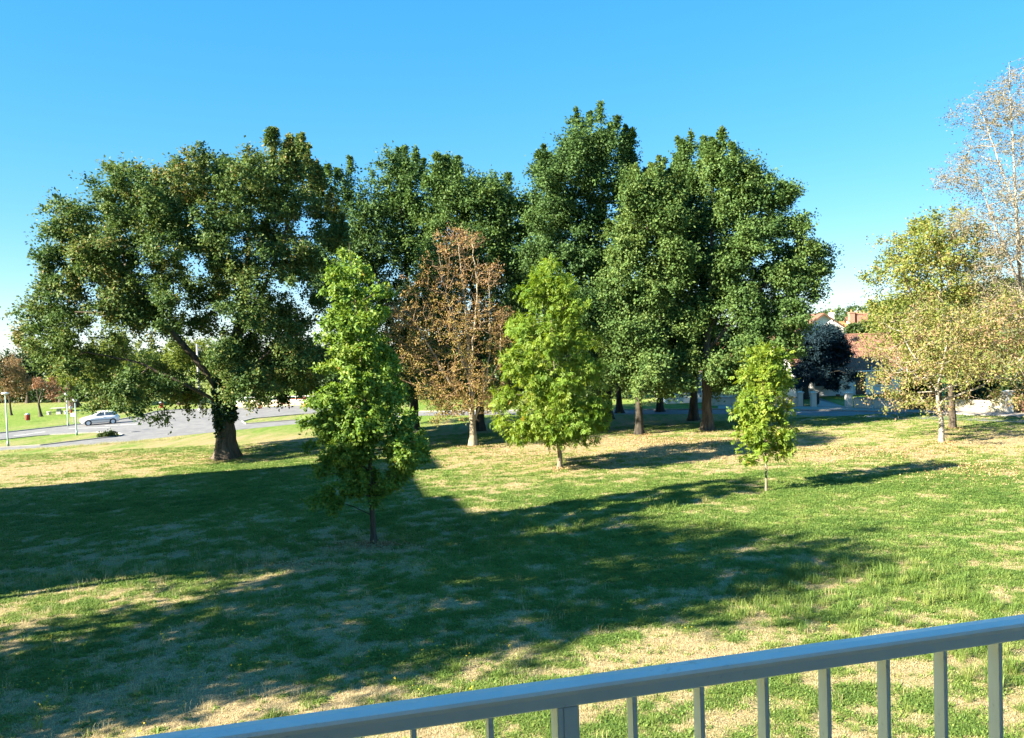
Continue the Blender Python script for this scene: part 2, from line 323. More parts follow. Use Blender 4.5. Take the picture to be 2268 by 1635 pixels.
def tree(name, label, base, guides, trunk_r, lobes, mat, bark, tips=400, per=60, blob=.9, leaf=(.2, .13), seed=1, depth=.8, axis=None,
         flat=.8, droop=0., up=.5, minr=.03, tip_r=.012, fan=1, group=None, Y=None, cell=.7, flare=1.6, tsp=.25, upbow=.08, shrink=.5, twig=None, spikes=0, tint_h=None, tintb=(0.1, .75), world=False, bare=0.):
    """guides: polylines [(u, v, dY)], the first is the trunk; lobes: [(u, v, r)] outline clumps of the crown; all at the tree's own distance"""
    rs = np.random.RandomState(seed)
    B = np.array(base, float) if world else gnd(*base)
    B[2] = float(ground_z(np.array(B[0]), np.array(B[1]))) - .03
    Y = B[1] if Y is None else Y; ppm = FPX/Y
    W3 = (lambda u, v, dy=0: np.array([u, dy, v], float) + B) if world else (lambda u, v, dy=0: atY(u, v, Y) + np.array([0, dy, 0]))
    sc = 1.0 if world else 1/ppm
    if isinstance(lobes, str): lobes = [tuple(float(x) for x in q.split(',')) for q in lobes.split()]
    us = np.array([q[0] for q in lobes]); rr = np.array([q[2] for q in lobes])
    ax_u = axis if axis is not None else ((us-rr).min() + (us+rr).max())/2
    half = max((us+rr).max()-ax_u, ax_u-(us-rr).min())*sc
    LC, LR, LD = [], [], []
    for (u, v, r) in lobes:
        c = W3(u, v); dx = (u-ax_u)*sc; r_ = r*sc
        D = math.sqrt(max(half*half - dx*dx, 0))*depth*.85 - r_*.5
        vis = max(.35, min(1, 1))
        k = max(1, int(round(2*D/(1.35*r_)))) if D > .4*r_ else 1
        for j in range(k):
            dy = 0 if k == 1 else -D + 2*D*j/(k-1)
            LC.append(c + np.array([rs.randn()*.25*r_, dy+rs.randn()*.15*r_, -abs(dy)*.12 + rs.randn()*.15*r_*(k > 1)])); LR.append(r_*rs.uniform(.85, 1.05) if k > 1 else r_); LD.append(dy)
    LC = np.array(LC); LR = np.array(LR); LR = np.maximum(LR-shrink*blob, .35*LR); w = LR**2.1*np.where(np.array(LD) > .25*half, .5, 1.0); w /= w.sum()
    # attraction points = twig ends
    n = tips*3; idx = rs.choice(len(LC), n, p=w); g = rs.randn(n, 3); g /= np.linalg.norm(g, axis=1, keepdims=True)
    lump = .72 + .62*fbm(g[:, 0]*1.7+idx*3.1+20, g[:, 2]*1.7+g[:, 1]*1.3+idx*1.7+40, 2)
    T = LC[idx] + g*(LR[idx]*(rs.rand(n)**.45)*lump)[:, None] + rs.randn(n, 3)*(np.where(rs.rand(n) < .22, .27, .04)*LR[idx])[:, None]
    cc = LC.mean(0); od = T-cc; od /= np.linalg.norm(od, axis=1, keepdims=True)+1e-9; out = g*.45 + od*.55
    ok_ = T[:, 2] > max(B[2]+.6, (LC[:, 2]-LR).min()-.2); T = T[ok_]; out = out[ok_]
    key = np.floor(T/cell + rs.rand(3)).astype(int); _, ui = np.unique(key, axis=0, return_index=True); ui = rs.permutation(ui)[:tips]
    out = out[ui]; T = T[ui]; bsc = np.ones(len(T))
    if spikes: T[:, 2] -= .045*np.maximum(T[:, 2]-T[:, 2].mean(), 0)
    if spikes:                                 # leading shoots that break the outline
        e_, oo, bb = [], [], []
        sc_ = T[:, 2] - T[:, 2].min() + 1.2*np.abs(T[:, 0]-T[:, 0].mean()); top = np.argsort(-(sc_ + rs.rand(len(T))*4))[:spikes]
        for i_ in top:
            d_ = np.array([np.sign(T[i_, 0]-T[:, 0].mean())*.35*rs.rand(), rs.randn()*.1, 1.]); h_ = rs.uniform(.2, .42)
            for q_ in range(3): e_.append(T[i_]+d_*(.35+h_*q_)); oo.append(d_); bb.append(.46-.11*q_)
        T = np.concatenate([T, e_]); out = np.concatenate([out, oo]); bsc = np.concatenate([bsc, bb])
    # skeleton
    maxn = 60000; P = np.zeros((maxn, 3)); par = -np.ones(maxn, int); cnt = 0; chains = []
    gp = [[W3(*q) for q in gd] for gd in guides]; gp[0][0] = B.copy()
    for gi, pts in enumerate(gp):
        sp = smooth_path(pts, .45); sp[2:] += rs.randn(len(sp)-2, 3)*.03*(1 if gi else .5); ch = []
        if gi == 0: P[0] = sp[0]; cnt = 1; ch = [0]; prev = 0; sp = sp[1:]
        else:
            prev = int(np.argmin(((P[:cnt]-sp[0])**2).sum(1))); ch = [prev]
            sp = sp[1:]
        for q in sp: P[cnt] = q; par[cnt] = prev; prev = cnt; ch.append(cnt); cnt += 1
        chains.append(ch)
    ng = cnt; zmin = T[:, 2].min() - 1.0
    dg = np.array([np.sqrt(((P[:ng]-t)**2).sum(1)).min() for t in T]); order = np.argsort(dg); plen = np.zeros(maxn)
    for ti in order:
        t = T[ti]; d = np.sqrt(((P[:cnt]-t)**2).sum(1)) + .7*np.maximum(0, P[:cnt, 2]-t[2]+.2) + .12*plen[:cnt] + 40*(P[:cnt, 2] < min(zmin, t[2]-.5) - 2.5)
        j = int(np.argmin(d)); a = P[j]; D = np.linalg.norm(t-a); k = max(1, int(D/.6)); prev = j
        perp = rs.randn(3)*.05*D
        for s in range(1, k+1):
            f = s/k; q = a+(t-a)*f + (perp + np.array([0, 0, upbow*D]))*4*f*(1-f)*.5
            P[cnt] = q; par[cnt] = prev; plen[cnt] = plen[prev] + D/k; prev = cnt; cnt += 1
    e = math.log(max(len(T), 2))/math.log(trunk_r/tip_r); acc = np.zeros(cnt); ch_n = np.zeros(cnt, int)
    for i in range(cnt-1, 0, -1):
        if acc[i] == 0: acc[i] = tip_r**e
        acc[par[i]] += acc[i]
    rad = acc**(1/e); rad = np.minimum(rad, trunk_r*1.0)
    z0 = B[2]
    root = empty(name, tuple(B)); tag(root, label, 'tree', group)
    # trunk: lofted with root flare; limbs likewise
    V, F = [], []
    nt = 12
    for gi, ch in enumerate(chains):
        Q = P[ch]; r = rad[ch].copy()
        if gi: r[0] = r[min(1, len(r)-1)]
        else: r = np.maximum(r, np.linspace(trunk_r*.9, tip_r, len(r)))
        r = np.convolve(np.pad(r, 2, mode='edge'), np.ones(5)/5, 'valid')
        if gi == 0: r = r*(1 + (flare-1)*np.exp(-(Q[:, 2]-z0)/(trunk_r*1.6)))
        tg = np.gradient(Q, axis=0); tg /= np.linalg.norm(tg, axis=1, keepdims=True)+1e-9
        ref = np.where(np.abs(tg[:, 1:2]) < .9, np.array([[0, 1., 0]]), np.array([[1., 0, 0]]))
        a = np.cross(tg, ref); a /= np.linalg.norm(a, axis=1, keepdims=True); c = np.cross(tg, a)
        ang = np.arange(nt)*2*np.pi/nt; ph = rs.rand()*6
        lump = 1 + .07*np.sin(3*ang+ph)[None] + .05*rs.randn(len(Q), nt) + (.22*np.exp(-(Q[:, 2:3]-z0)/(trunk_r*1.4))*np.sin(5*ang+ph)[None] if gi == 0 else 0)
        ring = Q[:, None] + (a[:, None]*np.cos(ang)[None, :, None] + c[:, None]*np.sin(ang)[None, :, None])*(r[:, None]*lump)[:, :, None]
        b0 = sum(len(x) for x in V); V.append(ring.reshape(-1, 3)); k = np.arange(nt)
        q = np.stack([k, (k+1) % nt, nt+(k+1) % nt, nt+k], 1)
        F.append((q[None]+(np.arange(len(Q)-1)*nt)[:, None, None]).reshape(-1, 4)+b0)
    me = mesh_np('trunk', np.concatenate(V)-B, np.concatenate(F), bark, None, True); link(bpy.data.objects.new('trunk', me), root)
    i = np.arange(ng, cnt); i = i[rad[i] > minr]
    if len(i):
        V, F = dup_tris(P[par[i]]-B, P[i]-B, np.minimum(rad[par[i]], rad[i]*1.5), rad[i], 4)
        me = mesh_np('branches', V, F, twig or bark, None, True); link(tag(bpy.data.objects.new('branches', me), kind='stuff'), root)
    # leaves
    t0 = tintb[0] + (tintb[1]-tintb[0])*(.55*rs.rand(len(T)) + .45*fbm(T[:, 0]*.35+50, T[:, 2]*.35+T[:, 1]*.2+50, 2))
    if tint_h: hh = (T[:, 2]-T[:, 2].min())/np.ptp(T[:, 2]); t0 = t0 + tint_h*(hh-.5)
    if bare: hh = (T[:, 2]-T[:, 2].min())/np.ptp(T[:, 2]); kp = rs.rand(len(T)) > bare*hh; T, out, t0, bsc = T[kp], out[kp], t0[kp], bsc[kp]
    V, F, tt = leaf_quads(rs, T-B, out, leaf[0], leaf[1], per, blob, flat, droop, up, t0, tsp, fan, bsc)
    me = mesh_np('crown', V, F, mat, {'tint': tt}); link(bpy.data.objects.new('crown', me), root)
    TREES[name] = root
    return root, P, rad, chains

OAK = "118,690,48 175,660,66 112,735,36 82,690,26 180,560,48 155,545,30 238,505,64 215,462,38 300,435,62 335,398,42 372,375,32 405,480,80 320,580,85 225,620,70 300,680,60 190,745,55 470,402,65 492,352,28 560,392,58 598,352,30 640,328,30 662,375,46 692,362,25 655,440,62 700,455,38 738,520,38 565,480,75 470,560,70 610,585,75 680,560,62 705,640,55 430,640,50 575,690,62 650,720,62 685,790,55 610,800,62 530,770,45 365,690,40 250,800,50 172,785,34 128,765,34 242,848,18 330,835,48 385,872,30 393,903,13 425,838,28 578,845,36 602,882,24 640,850,45 290,865,34 108,766,26 440,715,32 252,898,9 245,880,12"
oak, OP, OR, OCH = tree('oak_tree', 'huge spreading oak with ivy-clad trunk standing alone beside the road junction', (502, 1015),
    [[(502,1015,0),(500,940,0),(497,870,0),(515,770,.3),(538,650,.5),(545,520,.5),(552,400,.5)],
     [(497,880,0),(440,790,-.8),(398,735,-1.2),(330,650,-1),(280,560,-1)], [(497,900,0),(430,850,-1.5),(330,800,-2),(220,780,-2)],
     [(398,735,-1.2),(280,700,-1),(150,690,-1)], [(502,880,0),(570,810,-1),(660,740,-1.5)], [(515,770,.3),(590,650,-1),(650,480,-.5)], [(500,870,0),(500,760,3),(470,600,4)]],
    .62, OAK, M['oak'], M['bark'], tips=1500, per=160, blob=.85, leaf=(.195, .13), seed=3, spikes=34, depth=.62, shrink=.45, minr=.028, cell=.56, flare=1.75, tsp=.35, tintb=(-.05, 1.0))
A2 = "770,430,42 800,480,62 742,520,45 830,560,70 900,480,70 868,405,55 885,362,32 922,392,45 780,600,55 860,650,70 930,600,60 760,700,52 900,740,70 830,750,70 940,820,50 880,850,42 920,680,60 800,820,50 940,540,50 850,520,60 960,470,40 970,650,50 830,450,50 720,600,45 740,800,45"
tree('oak_tree', 'dark oak rising behind the bright pointed young tree, left of the bare brown tree', (918, 951), [[(918,951,0),(915,800,0),(900,600,0),(885,420,0)], [(915,830,0),(850,650,-1),(790,480,0)]],
    .42, A2, M['oak_far'], M['bark_dark'], tips=760, per=110, blob=1.05, leaf=(.23, .15), seed=5, spikes=20, depth=.7, shrink=.1, minr=.04, group='trees of the oak grove', tintb=(0, .6))
B2 = "990,375,28 995,420,42 1042,440,36 1062,430,40 1090,420,32 1110,460,40 1000,500,62 1080,530,62 960,560,52 1140,500,48 1135,448,22 1150,560,48 1030,620,70 1110,650,70 1150,720,60 1060,750,70 990,700,60 1110,820,50 1020,830,42 1160,820,36 950,480,45 940,650,50 960,780,50 1040,560,60 1170,640,45"
tree('oak_tree', 'oak directly behind the bare brown tree with several small pointed tops', (1063, 954), [[(1063,954,0),(1062,800,0),(1040,600,0),(1000,420,0)], [(1062,780,0),(1100,600,0),(1092,440,0)]],
    .4, B2, M['oak_far'], M['bark_dark'], tips=760, per=110, blob=1.05, leaf=(.23, .15), seed=6, spikes=20, depth=.7, shrink=.1, minr=.04, group='trees of the oak grove', tintb=(.1, .75))
tree('oak_tree', 'distant oak filling the gap between the bare brown tree and the tallest oak', (1113, 893), [[(1113,893,0),(1130,700,0),(1170,480,0)]],
    .35, "1170,455,30 1185,520,42 1130,600,50 1190,640,50 1140,720,48 1080,800,42 1170,800,42", M['oak_far'], M['bark_dark'], tips=220, per=60, blob=1.3, leaf=(.32, .2), seed=8, depth=.6, minr=.05, group='trees of the oak grove')
O1 = "1300,272,26 1285,312,40 1330,312,40 1250,352,40 1375,332,28 1390,352,20 1400,415,45 1392,375,28 1300,380,62 1202,362,28 1210,410,45 1360,400,45 1240,470,66 1330,480,66 1183,480,28 1192,560,52 1280,570,70 1370,560,52 1160,640,38 1230,670,62 1320,680,66 1280,770,52 1360,770,52 1330,835,36"
tree('oak_tree', 'tallest oak of the grove with a tapering crown, behind the bright ash-leaved tree', (1334, 954), [[(1334,954,0),(1330,800,0),(1310,550,0),(1300,300,0)], [(1330,780,0),(1260,620,-1),(1220,430,0)], [(1328,740,0),(1380,560,-1),(1370,380,0)]],
    .45, O1, M['oak_far'], M['bark_dark'], tips=760, per=140, blob=.9, leaf=(.2, .13), seed=11, spikes=26, depth=.75, shrink=.4, minr=.035, group='trees of the oak grove', cell=.62, tintb=(0, .65))
O2 = "1490,500,42 1500,560,42 1440,480,42 1440,387,22 1440,412,34 1418,400,28 1475,425,34 1420,430,40 1390,470,36 1460,450,36 1400,540,56 1470,540,48 1370,630,56 1450,640,64 1510,610,36 1350,720,52 1430,740,64 1500,720,44 1380,800,48 1460,805,48 1520,795,38 1395,848,30 1475,855,28 1515,840,26"
tree('oak_tree', 'slender front oak of the grove with dead twigs in its crown and low hanging boughs', (1417, 963), [[(1417,963,0),(1415,850,0),(1425,650,0),(1438,420,0)], [(1416,880,0),(1440,820,-.7),(1465,640,0),(1470,470,0)]],
    .3, O2, M['oak_far'], M['bark_dark'], tips=740, per=130, blob=.85, leaf=(.2, .13), seed=12, spikes=22, depth=.7, shrink=.4, minr=.032, group='trees of the oak grove', cell=.62, tintb=(.25, .95))
O4 = "1480,418,32 1500,398,24 1515,330,15 1512,370,20 1520,420,40 1480,450,36 1540,480,54 1500,560,54 1560,600,54 1500,680,54 1540,760,52 1480,780,44"
tree('oak_tree', 'oak with a thin spire top squeezed between its neighbours in the grove', (1536, 931), [[(1536,931,0),(1535,750,0),(1525,520,0),(1514,345,0)]],
    .36, O4, M['oak_far'], M['bark_dark'], tips=520, per=90, blob=.95, leaf=(.24, .15), seed=13, spikes=12, depth=.8, shrink=.2, minr=.04, group='trees of the oak grove')
O3 = "1580,317,22 1565,347,22 1610,352,32 1585,392,45 1650,367,28 1670,402,32 1640,430,48 1585,470,52 1718,432,32 1735,412,15 1700,480,45 1745,490,32 1660,520,60 1600,560,52 1760,550,45 1800,542,30 1820,550,15 1730,600,56 1790,590,32 1650,640,60 1735,688,46 1786,650,22 1580,690,56 1680,740,56 1620,770,48 1745,745,30 1570,800,42 1650,830,34 1708,805,34 1698,845,20 1600,850,26"
tree('oak_tree', 'broad oak at the right end of the grove, its boughs reaching towards the houses', (1567, 953), [[(1567,953,0),(1565,800,0),(1575,600,0),(1580,350,0)], [(1566,780,0),(1640,680,-1),(1740,580,-.5),(1800,550,0)], [(1568,740,0),(1640,560,0),(1660,400,0)]],
    .4, O3, M['oak_far'], M['bark'], tips=900, per=140, blob=.9, leaf=(.2, .13), seed=14, spikes=30, depth=.75, shrink=.4, minr=.035, group='trees of the oak grove', cell=.62, tintb=(.05, .8))
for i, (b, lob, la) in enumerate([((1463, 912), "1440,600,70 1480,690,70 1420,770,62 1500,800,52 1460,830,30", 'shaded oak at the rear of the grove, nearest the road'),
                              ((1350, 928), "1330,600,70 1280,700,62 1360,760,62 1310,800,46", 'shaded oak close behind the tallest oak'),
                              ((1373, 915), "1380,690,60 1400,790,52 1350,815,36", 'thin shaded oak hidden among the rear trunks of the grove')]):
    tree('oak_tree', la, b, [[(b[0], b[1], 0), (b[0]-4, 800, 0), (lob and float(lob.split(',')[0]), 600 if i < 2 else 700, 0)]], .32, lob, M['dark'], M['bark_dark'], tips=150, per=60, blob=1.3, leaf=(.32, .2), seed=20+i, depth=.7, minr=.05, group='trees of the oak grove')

BR = "885,700,26 900,740,32 878,682,16 908,790,34 935,700,36 1112,690,22 1118,790,26 1000,532,26 1040,522,22 980,590,45 1050,590,50 1085,600,32 940,640,40 1010,680,55 1080,680,45 900,690,30 890,722,22 960,740,52 1050,760,52 1100,740,32 920,800,48 1000,820,52 1080,830,40 960,860,40 1020,888,30 1090,880,26 985,900,20"
tree('hornbeam_tree', 'bare-topped brown tree with pale upright stems and withered leaves', (1048, 988),
    [[(1048,988,0),(1045,900,0),(1040,800,0),(1033,700,0),(1022,600,0),(1012,515,0)], [(1047,940,0),(1074,860,.3),(1085,740,.4),(1082,600,.2)], [(1044,870,0),(1015,760,-.6),(990,650,-.8),(975,570,-.6)], [(1043,860,0),(1050,740,-.8),(1058,640,-.8),(1045,530,-.6)],
     [(1045,900,0),(1000,850,-.8),(950,760,-1),(905,690,-1)], [(1074,860,.3),(1105,800,-.5),(1110,720,-.5)], [(1040,830,0),(1005,720,.8),(1000,600,.8)]],
    .26, BR, M['brown'], M['bark_pale'], tips=2400, per=13, bare=.66, blob=.42, leaf=(.14, .065), seed=31, depth=.8, shrink=-.25, twig=M['twig_red'], minr=.0, tip_r=.0085, cell=.28, tint_h=.55, tintb=(.1, .9), upbow=-.05, up=.9, flat=.45)
GUM = "772,562,20 760,602,32 800,590,22 742,642,22 790,650,40 760,700,40 850,640,15 840,690,27 800,720,45 748,745,32 722,742,17 830,770,40 770,780,48 732,802,27 868,790,26 820,840,60 760,860,48 880,870,40 712,882,26 740,930,48 820,930,64 900,930,40 690,932,20 700,970,30 780,1000,60 870,1000,56 930,972,22 922,1010,22 722,1030,34 790,1060,50 880,1050,38 722,1085,26 708,1102,14 840,1085,30 760,1095,22"
tree('sweetgum_tree', 'pointed young tree with glossy star leaves, the nearest tree, its foot in shade', (828, 1200), [[(828,1200,0),(822,1100,0),(815,950,0),(800,800,0),(785,650,0),(772,538,0)]],
    .11, GUM, M['gum'], M['bark'], tips=1050, per=50, blob=.28, leaf=(.135, .1), seed=41, depth=.85, shrink=1.0, minr=.008, tip_r=.006, cell=.24, droop=.35, flare=1.3, tintb=(.1, .85))
CH = "1213,582,16 1200,612,27 1240,622,32 1182,650,32 1225,680,45 1268,672,27 1162,720,36 1210,750,48 1280,740,40 1138,800,36 1190,830,52 1260,830,48 1308,812,32 1122,880,32 1180,910,52 1260,910,52 1318,890,36 1112,930,18 1150,955,30 1220,942,36 1290,935,34 1333,930,22"
tree('ash_tree', 'bright yellow-green tree with drooping compound leaves in the middle of the lawn', (1240, 1038), [[(1240,1038,0),(1238,980,0),(1228,800,0),(1215,572,0)]],
    .15, CH, M['chest'], M['bark_young'], tips=1200, per=12, blob=.32, leaf=(.26, .062), seed=42, depth=.85, shrink=.5, minr=.008, tip_r=.006, cell=.25, droop=.7, fan=7, flare=1.3, tintb=(.1, .85), up=.6)
YG = "1690,777,18 1670,787,18 1715,787,18 1735,782,9 1690,815,30 1730,820,20 1660,820,16 1735,845,18 1648,836,11 1690,860,28 1645,880,16 1735,880,18 1680,900,30 1720,915,25 1640,910,16 1665,940,26 1715,955,26 1750,900,9 1640,960,16 1630,985,12 1680,978,20 1740,955,13 1735,985,16 1650,1003,12 1720,1000,13 1660,1012,8"
tree('young_tree', 'small slim young tree with pale clustered leaves on a thin straight stem', (1697, 1088), [[(1697,1088,0),(1696,1000,0),(1690,880,0),(1688,768,0)]],
    .058, YG, M['young'], M['bark_young'], tips=340, per=8, blob=.2, leaf=(.22, .062), seed=43, depth=.8, shrink=.8, minr=.005, tip_r=.005, cell=.22, droop=.1, fan=9, flare=1.2, tintb=(.1, .9), up=.8)
MP = "1948,770,32 1985,800,42 1966,830,30 1938,852,20 2020,760,52 1980,870,32 2050,820,45 2100,760,52 2150,800,48 2200,760,52 2240,820,45 2060,700,52 2140,700,52 2220,680,52 1990,720,40 2180,868,26 2250,880,26 2030,880,26 2230,740,45 2000,900,15 2290,760,50 2300,840,45"
tree('maple_tree', 'thin autumn tree with spotted white stem and sparse pinkish leaves', (2085, 980), [[(2085,980,0),(2084,920,0),(2076,872,0),(2092,790,0),(2112,690,0)], [(2077,880,0),(2040,850,-.5),(1990,820,-.8),(1945,785,-1),(1902,752,-1)],
     [(2080,885,0),(2130,868,-.5),(2190,830,-.8),(2262,780,-.8)], [(2078,866,0),(2120,846,-.8),(2190,836,-1),(2250,842,-1)], [(2078,868,0),(2030,780,.6),(2010,720,1)]],
    .17, MP, M['maple'], M['bark_birch'], tips=1100, per=25, blob=.55, leaf=(.14, .085), seed=51, depth=.8, minr=.004, tip_r=.007, cell=.42, droop=.5, tsp=.5, tintb=(-.1, .95), flare=1.25)
LM = "2060,492,32 2090,475,18 2030,522,32 2000,552,32 1970,600,36 1962,532,15 1940,612,22 2060,560,48 2110,520,40 2020,620,48 2090,630,52 2140,580,45 1970,660,40 1940,700,27 2040,700,48 2120,700,52 1960,740,36 2180,640,45 2060,780,45"
tree('lime_tree', 'yellow-green autumn tree with mottled trunk right behind the thin spotted tree', (2110, 948), [[(2110,948,0),(2106,850,0),(2092,700,0),(2075,520,0)], [(2106,850,0),(2050,740,0),(2000,600,0)], [(2100,780,0),(2140,680,0),(2135,560,0)]],
    .25, LM, M['lime'], M['bark'], tips=950, per=32, blob=.62, leaf=(.17, .11), seed=52, depth=.8, minr=.008, tip_r=.008, cell=.5, tsp=.45, tintb=(.05, .85), flare=1.2)
BI = "2240,190,26 2222,240,26 2150,222,22 2172,240,22 2200,270,30 2262,250,36 2180,330,30 2240,340,45 2110,370,22 2095,400,15 2130,392,26 2180,420,44 2240,430,48 2160,500,44 2230,520,52 2120,490,30 2200,600,52 2262,620,52 2170,560,44 2150,650,42 2220,700,42 2290,400,52 2300,520,60 2310,650,60 2300,300,44 2270,150,20"
tree('birch_tree', 'tall birch with drooping twigs rising out of the top right corner', (2318, 956), [[(2318,956,0),(2290,820,0),(2262,640,0),(2250,450,0),(2240,250,0),(2234,140,0)], [(2262,640,0),(2215,560,-.5),(2150,400,-.5),(2105,360,-.5)], [(2250,470,0),(2215,360,0),(2165,230,0),(2145,212,0)], [(2256,560,0),(2290,450,0),(2300,320,0)]],
    .24, BI, M['birch'], M['bark_birch'], tips=1800, per=18, blob=.6, leaf=(.115, .065), seed=53, depth=.8, minr=.003, tip_r=.006, cell=.42, shrink=.1, droop=1.0, upbow=.25, tsp=.4, flare=1.2)

# ivy on the big oak
def ivy():
    rs = np.random.RandomState(77); B = np.array(oak.location); ch = OCH[0]; Q = OP[ch]; r = OR[ch]; C = []; Nn = []
    for k in range(5200):
        f = rs.rand()**.8; z = 1.3 + f*6.0; i = int(np.argmin(abs(Q[:, 2]-B[2]-z))); a = rs.rand()*6.283
        if z < 2.6 and (math.cos(a) > .1 or rs.rand() > (z-1.0)/1.6): continue
        rad = max(r[i], .5)*(1.08 + .16*rs.rand()) + .05; d = np.array([math.cos(a), math.sin(a), 0.])
        C.append(Q[i]*np.array([1, 1, 0]) + np.array([0, 0, B[2]+z]) + d*rad + rs.randn(3)*.05); Nn.append(d)
    C = np.array(C)-B; Nn = np.array(Nn)
    V, F, t = leaf_quads(rs, C, Nn, .17, .15, 2, .12, 1, .5, .1)
    me = mesh_np('ivy', V, F, M['ivy'], {'tint': t}); o = link(bpy.data.objects.new('ivy', me), oak); o['label'] = 'dark ivy wrapped round the upper trunk'
ivy()

# ---- the row of trees and shrubs beyond the left road
def bgtree(label, base, guides, r, lobes, mat, seed, name='background_tree', bark='bark', tips=130, per=60, blob=1.0, leaf=(.34, .22), **k):
    return tree(name, label, base, guides, r, lobes, M[mat], M[bark], tips=tips, per=per, blob=blob, leaf=leaf, seed=seed, depth=.75, minr=.02, group='trees beyond the left road', **k)
bgtree('pinkish autumn tree at the left edge beyond the road', (25, 920), [[(25,920,0),(20,880,0),(12,820,0)]], .16, "5,800,22 35,822,30 8,850,30 60,850,22 32,868,20 -30,820,30", 'beige', 61, tips=200, per=36, blob=.7, leaf=(.22, .14))
bgtree('small forked tree with few rust leaves behind the two lamp posts', (91, 923), [[(91,923,0),(86,895,0),(92,870,0),(100,840,0)], [(87,893,0),(82,868,0),(84,845,0)], [(87,893,0),(70,886,0)]], .2, "100,842,16 84,852,15 116,862,19 140,862,13 130,876,12", 'rust', 62, tips=90, per=22, blob=.5, leaf=(.22, .14))
bgtree('big yellowing tree on a thick leaning trunk beyond the white car', (165, 903), [[(165,903,0),(158,885,0),(150,870,0),(170,820,0),(220,780,0)]], .8, "150,800,32 190,790,38 235,790,40 285,772,42 325,792,36 262,830,36 205,838,30 310,838,32 352,802,36 150,835,25", 'lime', 63, tips=260, per=70, blob=1.2, tintb=(0, .6))
bgtree('yellow-green tree seen under the big oak, behind the pale pole', (400, 897), [[(400,897,0),(402,860,0),(405,800,0)]], .4, "400,782,40 442,822,36 382,830,36 352,850,26 430,862,25 460,780,36", 'lime', 64, tips=180, per=60, tintb=(0, .45))
bgtree('dark tall tree at the back of the left meadow', (62, 893), [[(62,893,0),(62,850,0),(62,800,0)]], .4, "42,792,26 80,790,30 62,830,36 102,830,32 20,832,28 115,800,22", 'dark', 65, tips=170, blob=1.5, leaf=(.5, .32))
bgtree('dark green tree behind the leaning trunk', (135, 891), [[(135,891,0),(135,850,0),(135,810,0)]], .4, "130,815,26 155,840,28 120,850,26 180,850,26 210,860,22", 'dark', 66, tips=150, blob=1.5, leaf=(.5, .32))
bgtree('dark tree left of the cream wall behind the oak trunk', (560, 893), [[(560,893,0),(565,850,0),(570,800,0)]], .4, "600,802,36 650,822,36 560,822,36 520,840,30 690,835,32", 'dark', 67, tips=200, blob=1.5, leaf=(.45, .3))
bgtree('dark tree behind the parking area, beside the bright pointed tree', (705, 889), [[(705,889,0),(705,850,0),(705,800,0)]], .4, "700,800,36 740,822,36 670,850,26 730,850,28 770,800,34", 'dark', 68, tips=200, blob=1.5, leaf=(.45, .3))
bgtree('far tree beyond the sunlit strip of grass behind the bare brown tree', (985, 884), [[(985,884,0),(985,850,0),(985,810,0)]], .4, "960,842,30 1000,832,32 1030,850,28 930,850,28 975,800,30", 'dark', 69, tips=170, blob=1.5, leaf=(.45, .3))
bgtree('far tree beyond the grass left of the bright ash-leaved tree', (1098, 882), [[(1098,882,0),(1098,850,0),(1098,800,0)]], .4, "1070,845,28 1110,832,32 1145,850,28 1100,790,34 1180,845,30", 'dark', 70, tips=170, blob=1.5, leaf=(.45, .3))
bgtree('far tree seen between the trunks of the oak grove', (1255, 880), [[(1255,880,0),(1255,850,0),(1255,800,0)]], .4, "1230,840,30 1270,830,34 1310,845,30 1350,840,30 1250,790,34", 'dark', 71, tips=170, blob=1.5, leaf=(.45, .3))
tree('blue_cedar', 'dark blue cedar with drooping boughs in front of the white bungalow', (1783, 884), [[(1783,884,0),(1785,850,0),(1800,800,0),(1805,740,0)], [(1785,852,0),(1770,838,0),(1755,820,0)], [(1786,845,0),(1815,830,-1),(1850,820,-1)]],
    .34, "1795,742,30 1835,752,34 1862,775,26 1782,782,32 1850,790,30 1822,815,34 1772,822,30 1866,826,20 1848,850,16 1760,845,18 1810,730,14", M['cedar'], M['bark_dark'], tips=520, per=110, blob=.7, leaf=(.32, .085), seed=72, depth=.8, minr=.02, cell=.5, droop=.5, flat=.4)

def shrub(name, label, base, lobes, mat, seed, tips=80, per=60, blob=.45, leaf=(.16, .11), Y=None, group=None, cat='shrub'):
    rs = np.random.RandomState(seed); B = gnd(*base); B[2] = gz(B[0]); Yb = B[1]; C = []
    for (u, v, r) in lobes:
        c = atY(u, v, Yb); rr = r*Yb/FPX; g = rs.randn(tips, 3); g /= np.linalg.norm(g, axis=1, keepdims=True); C.append(c + g*(rr*rs.rand(tips, 1)**.4))
    C = np.concatenate(C); C = C[C[:, 2] > B[2]+.05]
    g = C - C.mean(0); g /= np.linalg.norm(g, axis=1, keepdims=True)
    root = empty(name, tuple(B)); tag(root, label, cat, group)
    V, F, t = leaf_quads(rs, C-B, g, leaf[0], leaf[1], per, blob, .9, 0, .5)
    link(bpy.data.objects.new('foliage', mesh_np('foliage', V, F, M[mat], {'tint': t})), root)
    mb = MB(); top = C.max(0)-B
    for k in range(4): mb.tube([(rs.randn()*.1, rs.randn()*.1, -.05), (rs.randn()*.2, rs.randn()*.2, top[2]*.7)], [.05, .02], 6)
    mb.build('stem', M['bark_dark'], root); return root
shrub('conical_shrub', 'clipped yellowish conical shrub on the far left lawn', (290, 887), [(290, 880, 10), (290, 872, 9), (290, 864, 6), (290, 857, 3)], 'hedge', 81, 60, 40, .3)
shrub('bramble', 'low leafy bramble at the tip of the left grass island', (240, 968), [(235, 964, 6), (245, 961, 7), (255, 966, 6), (225, 967, 5)], 'hedge', 82, 40, 16, .25, (.16, .11))
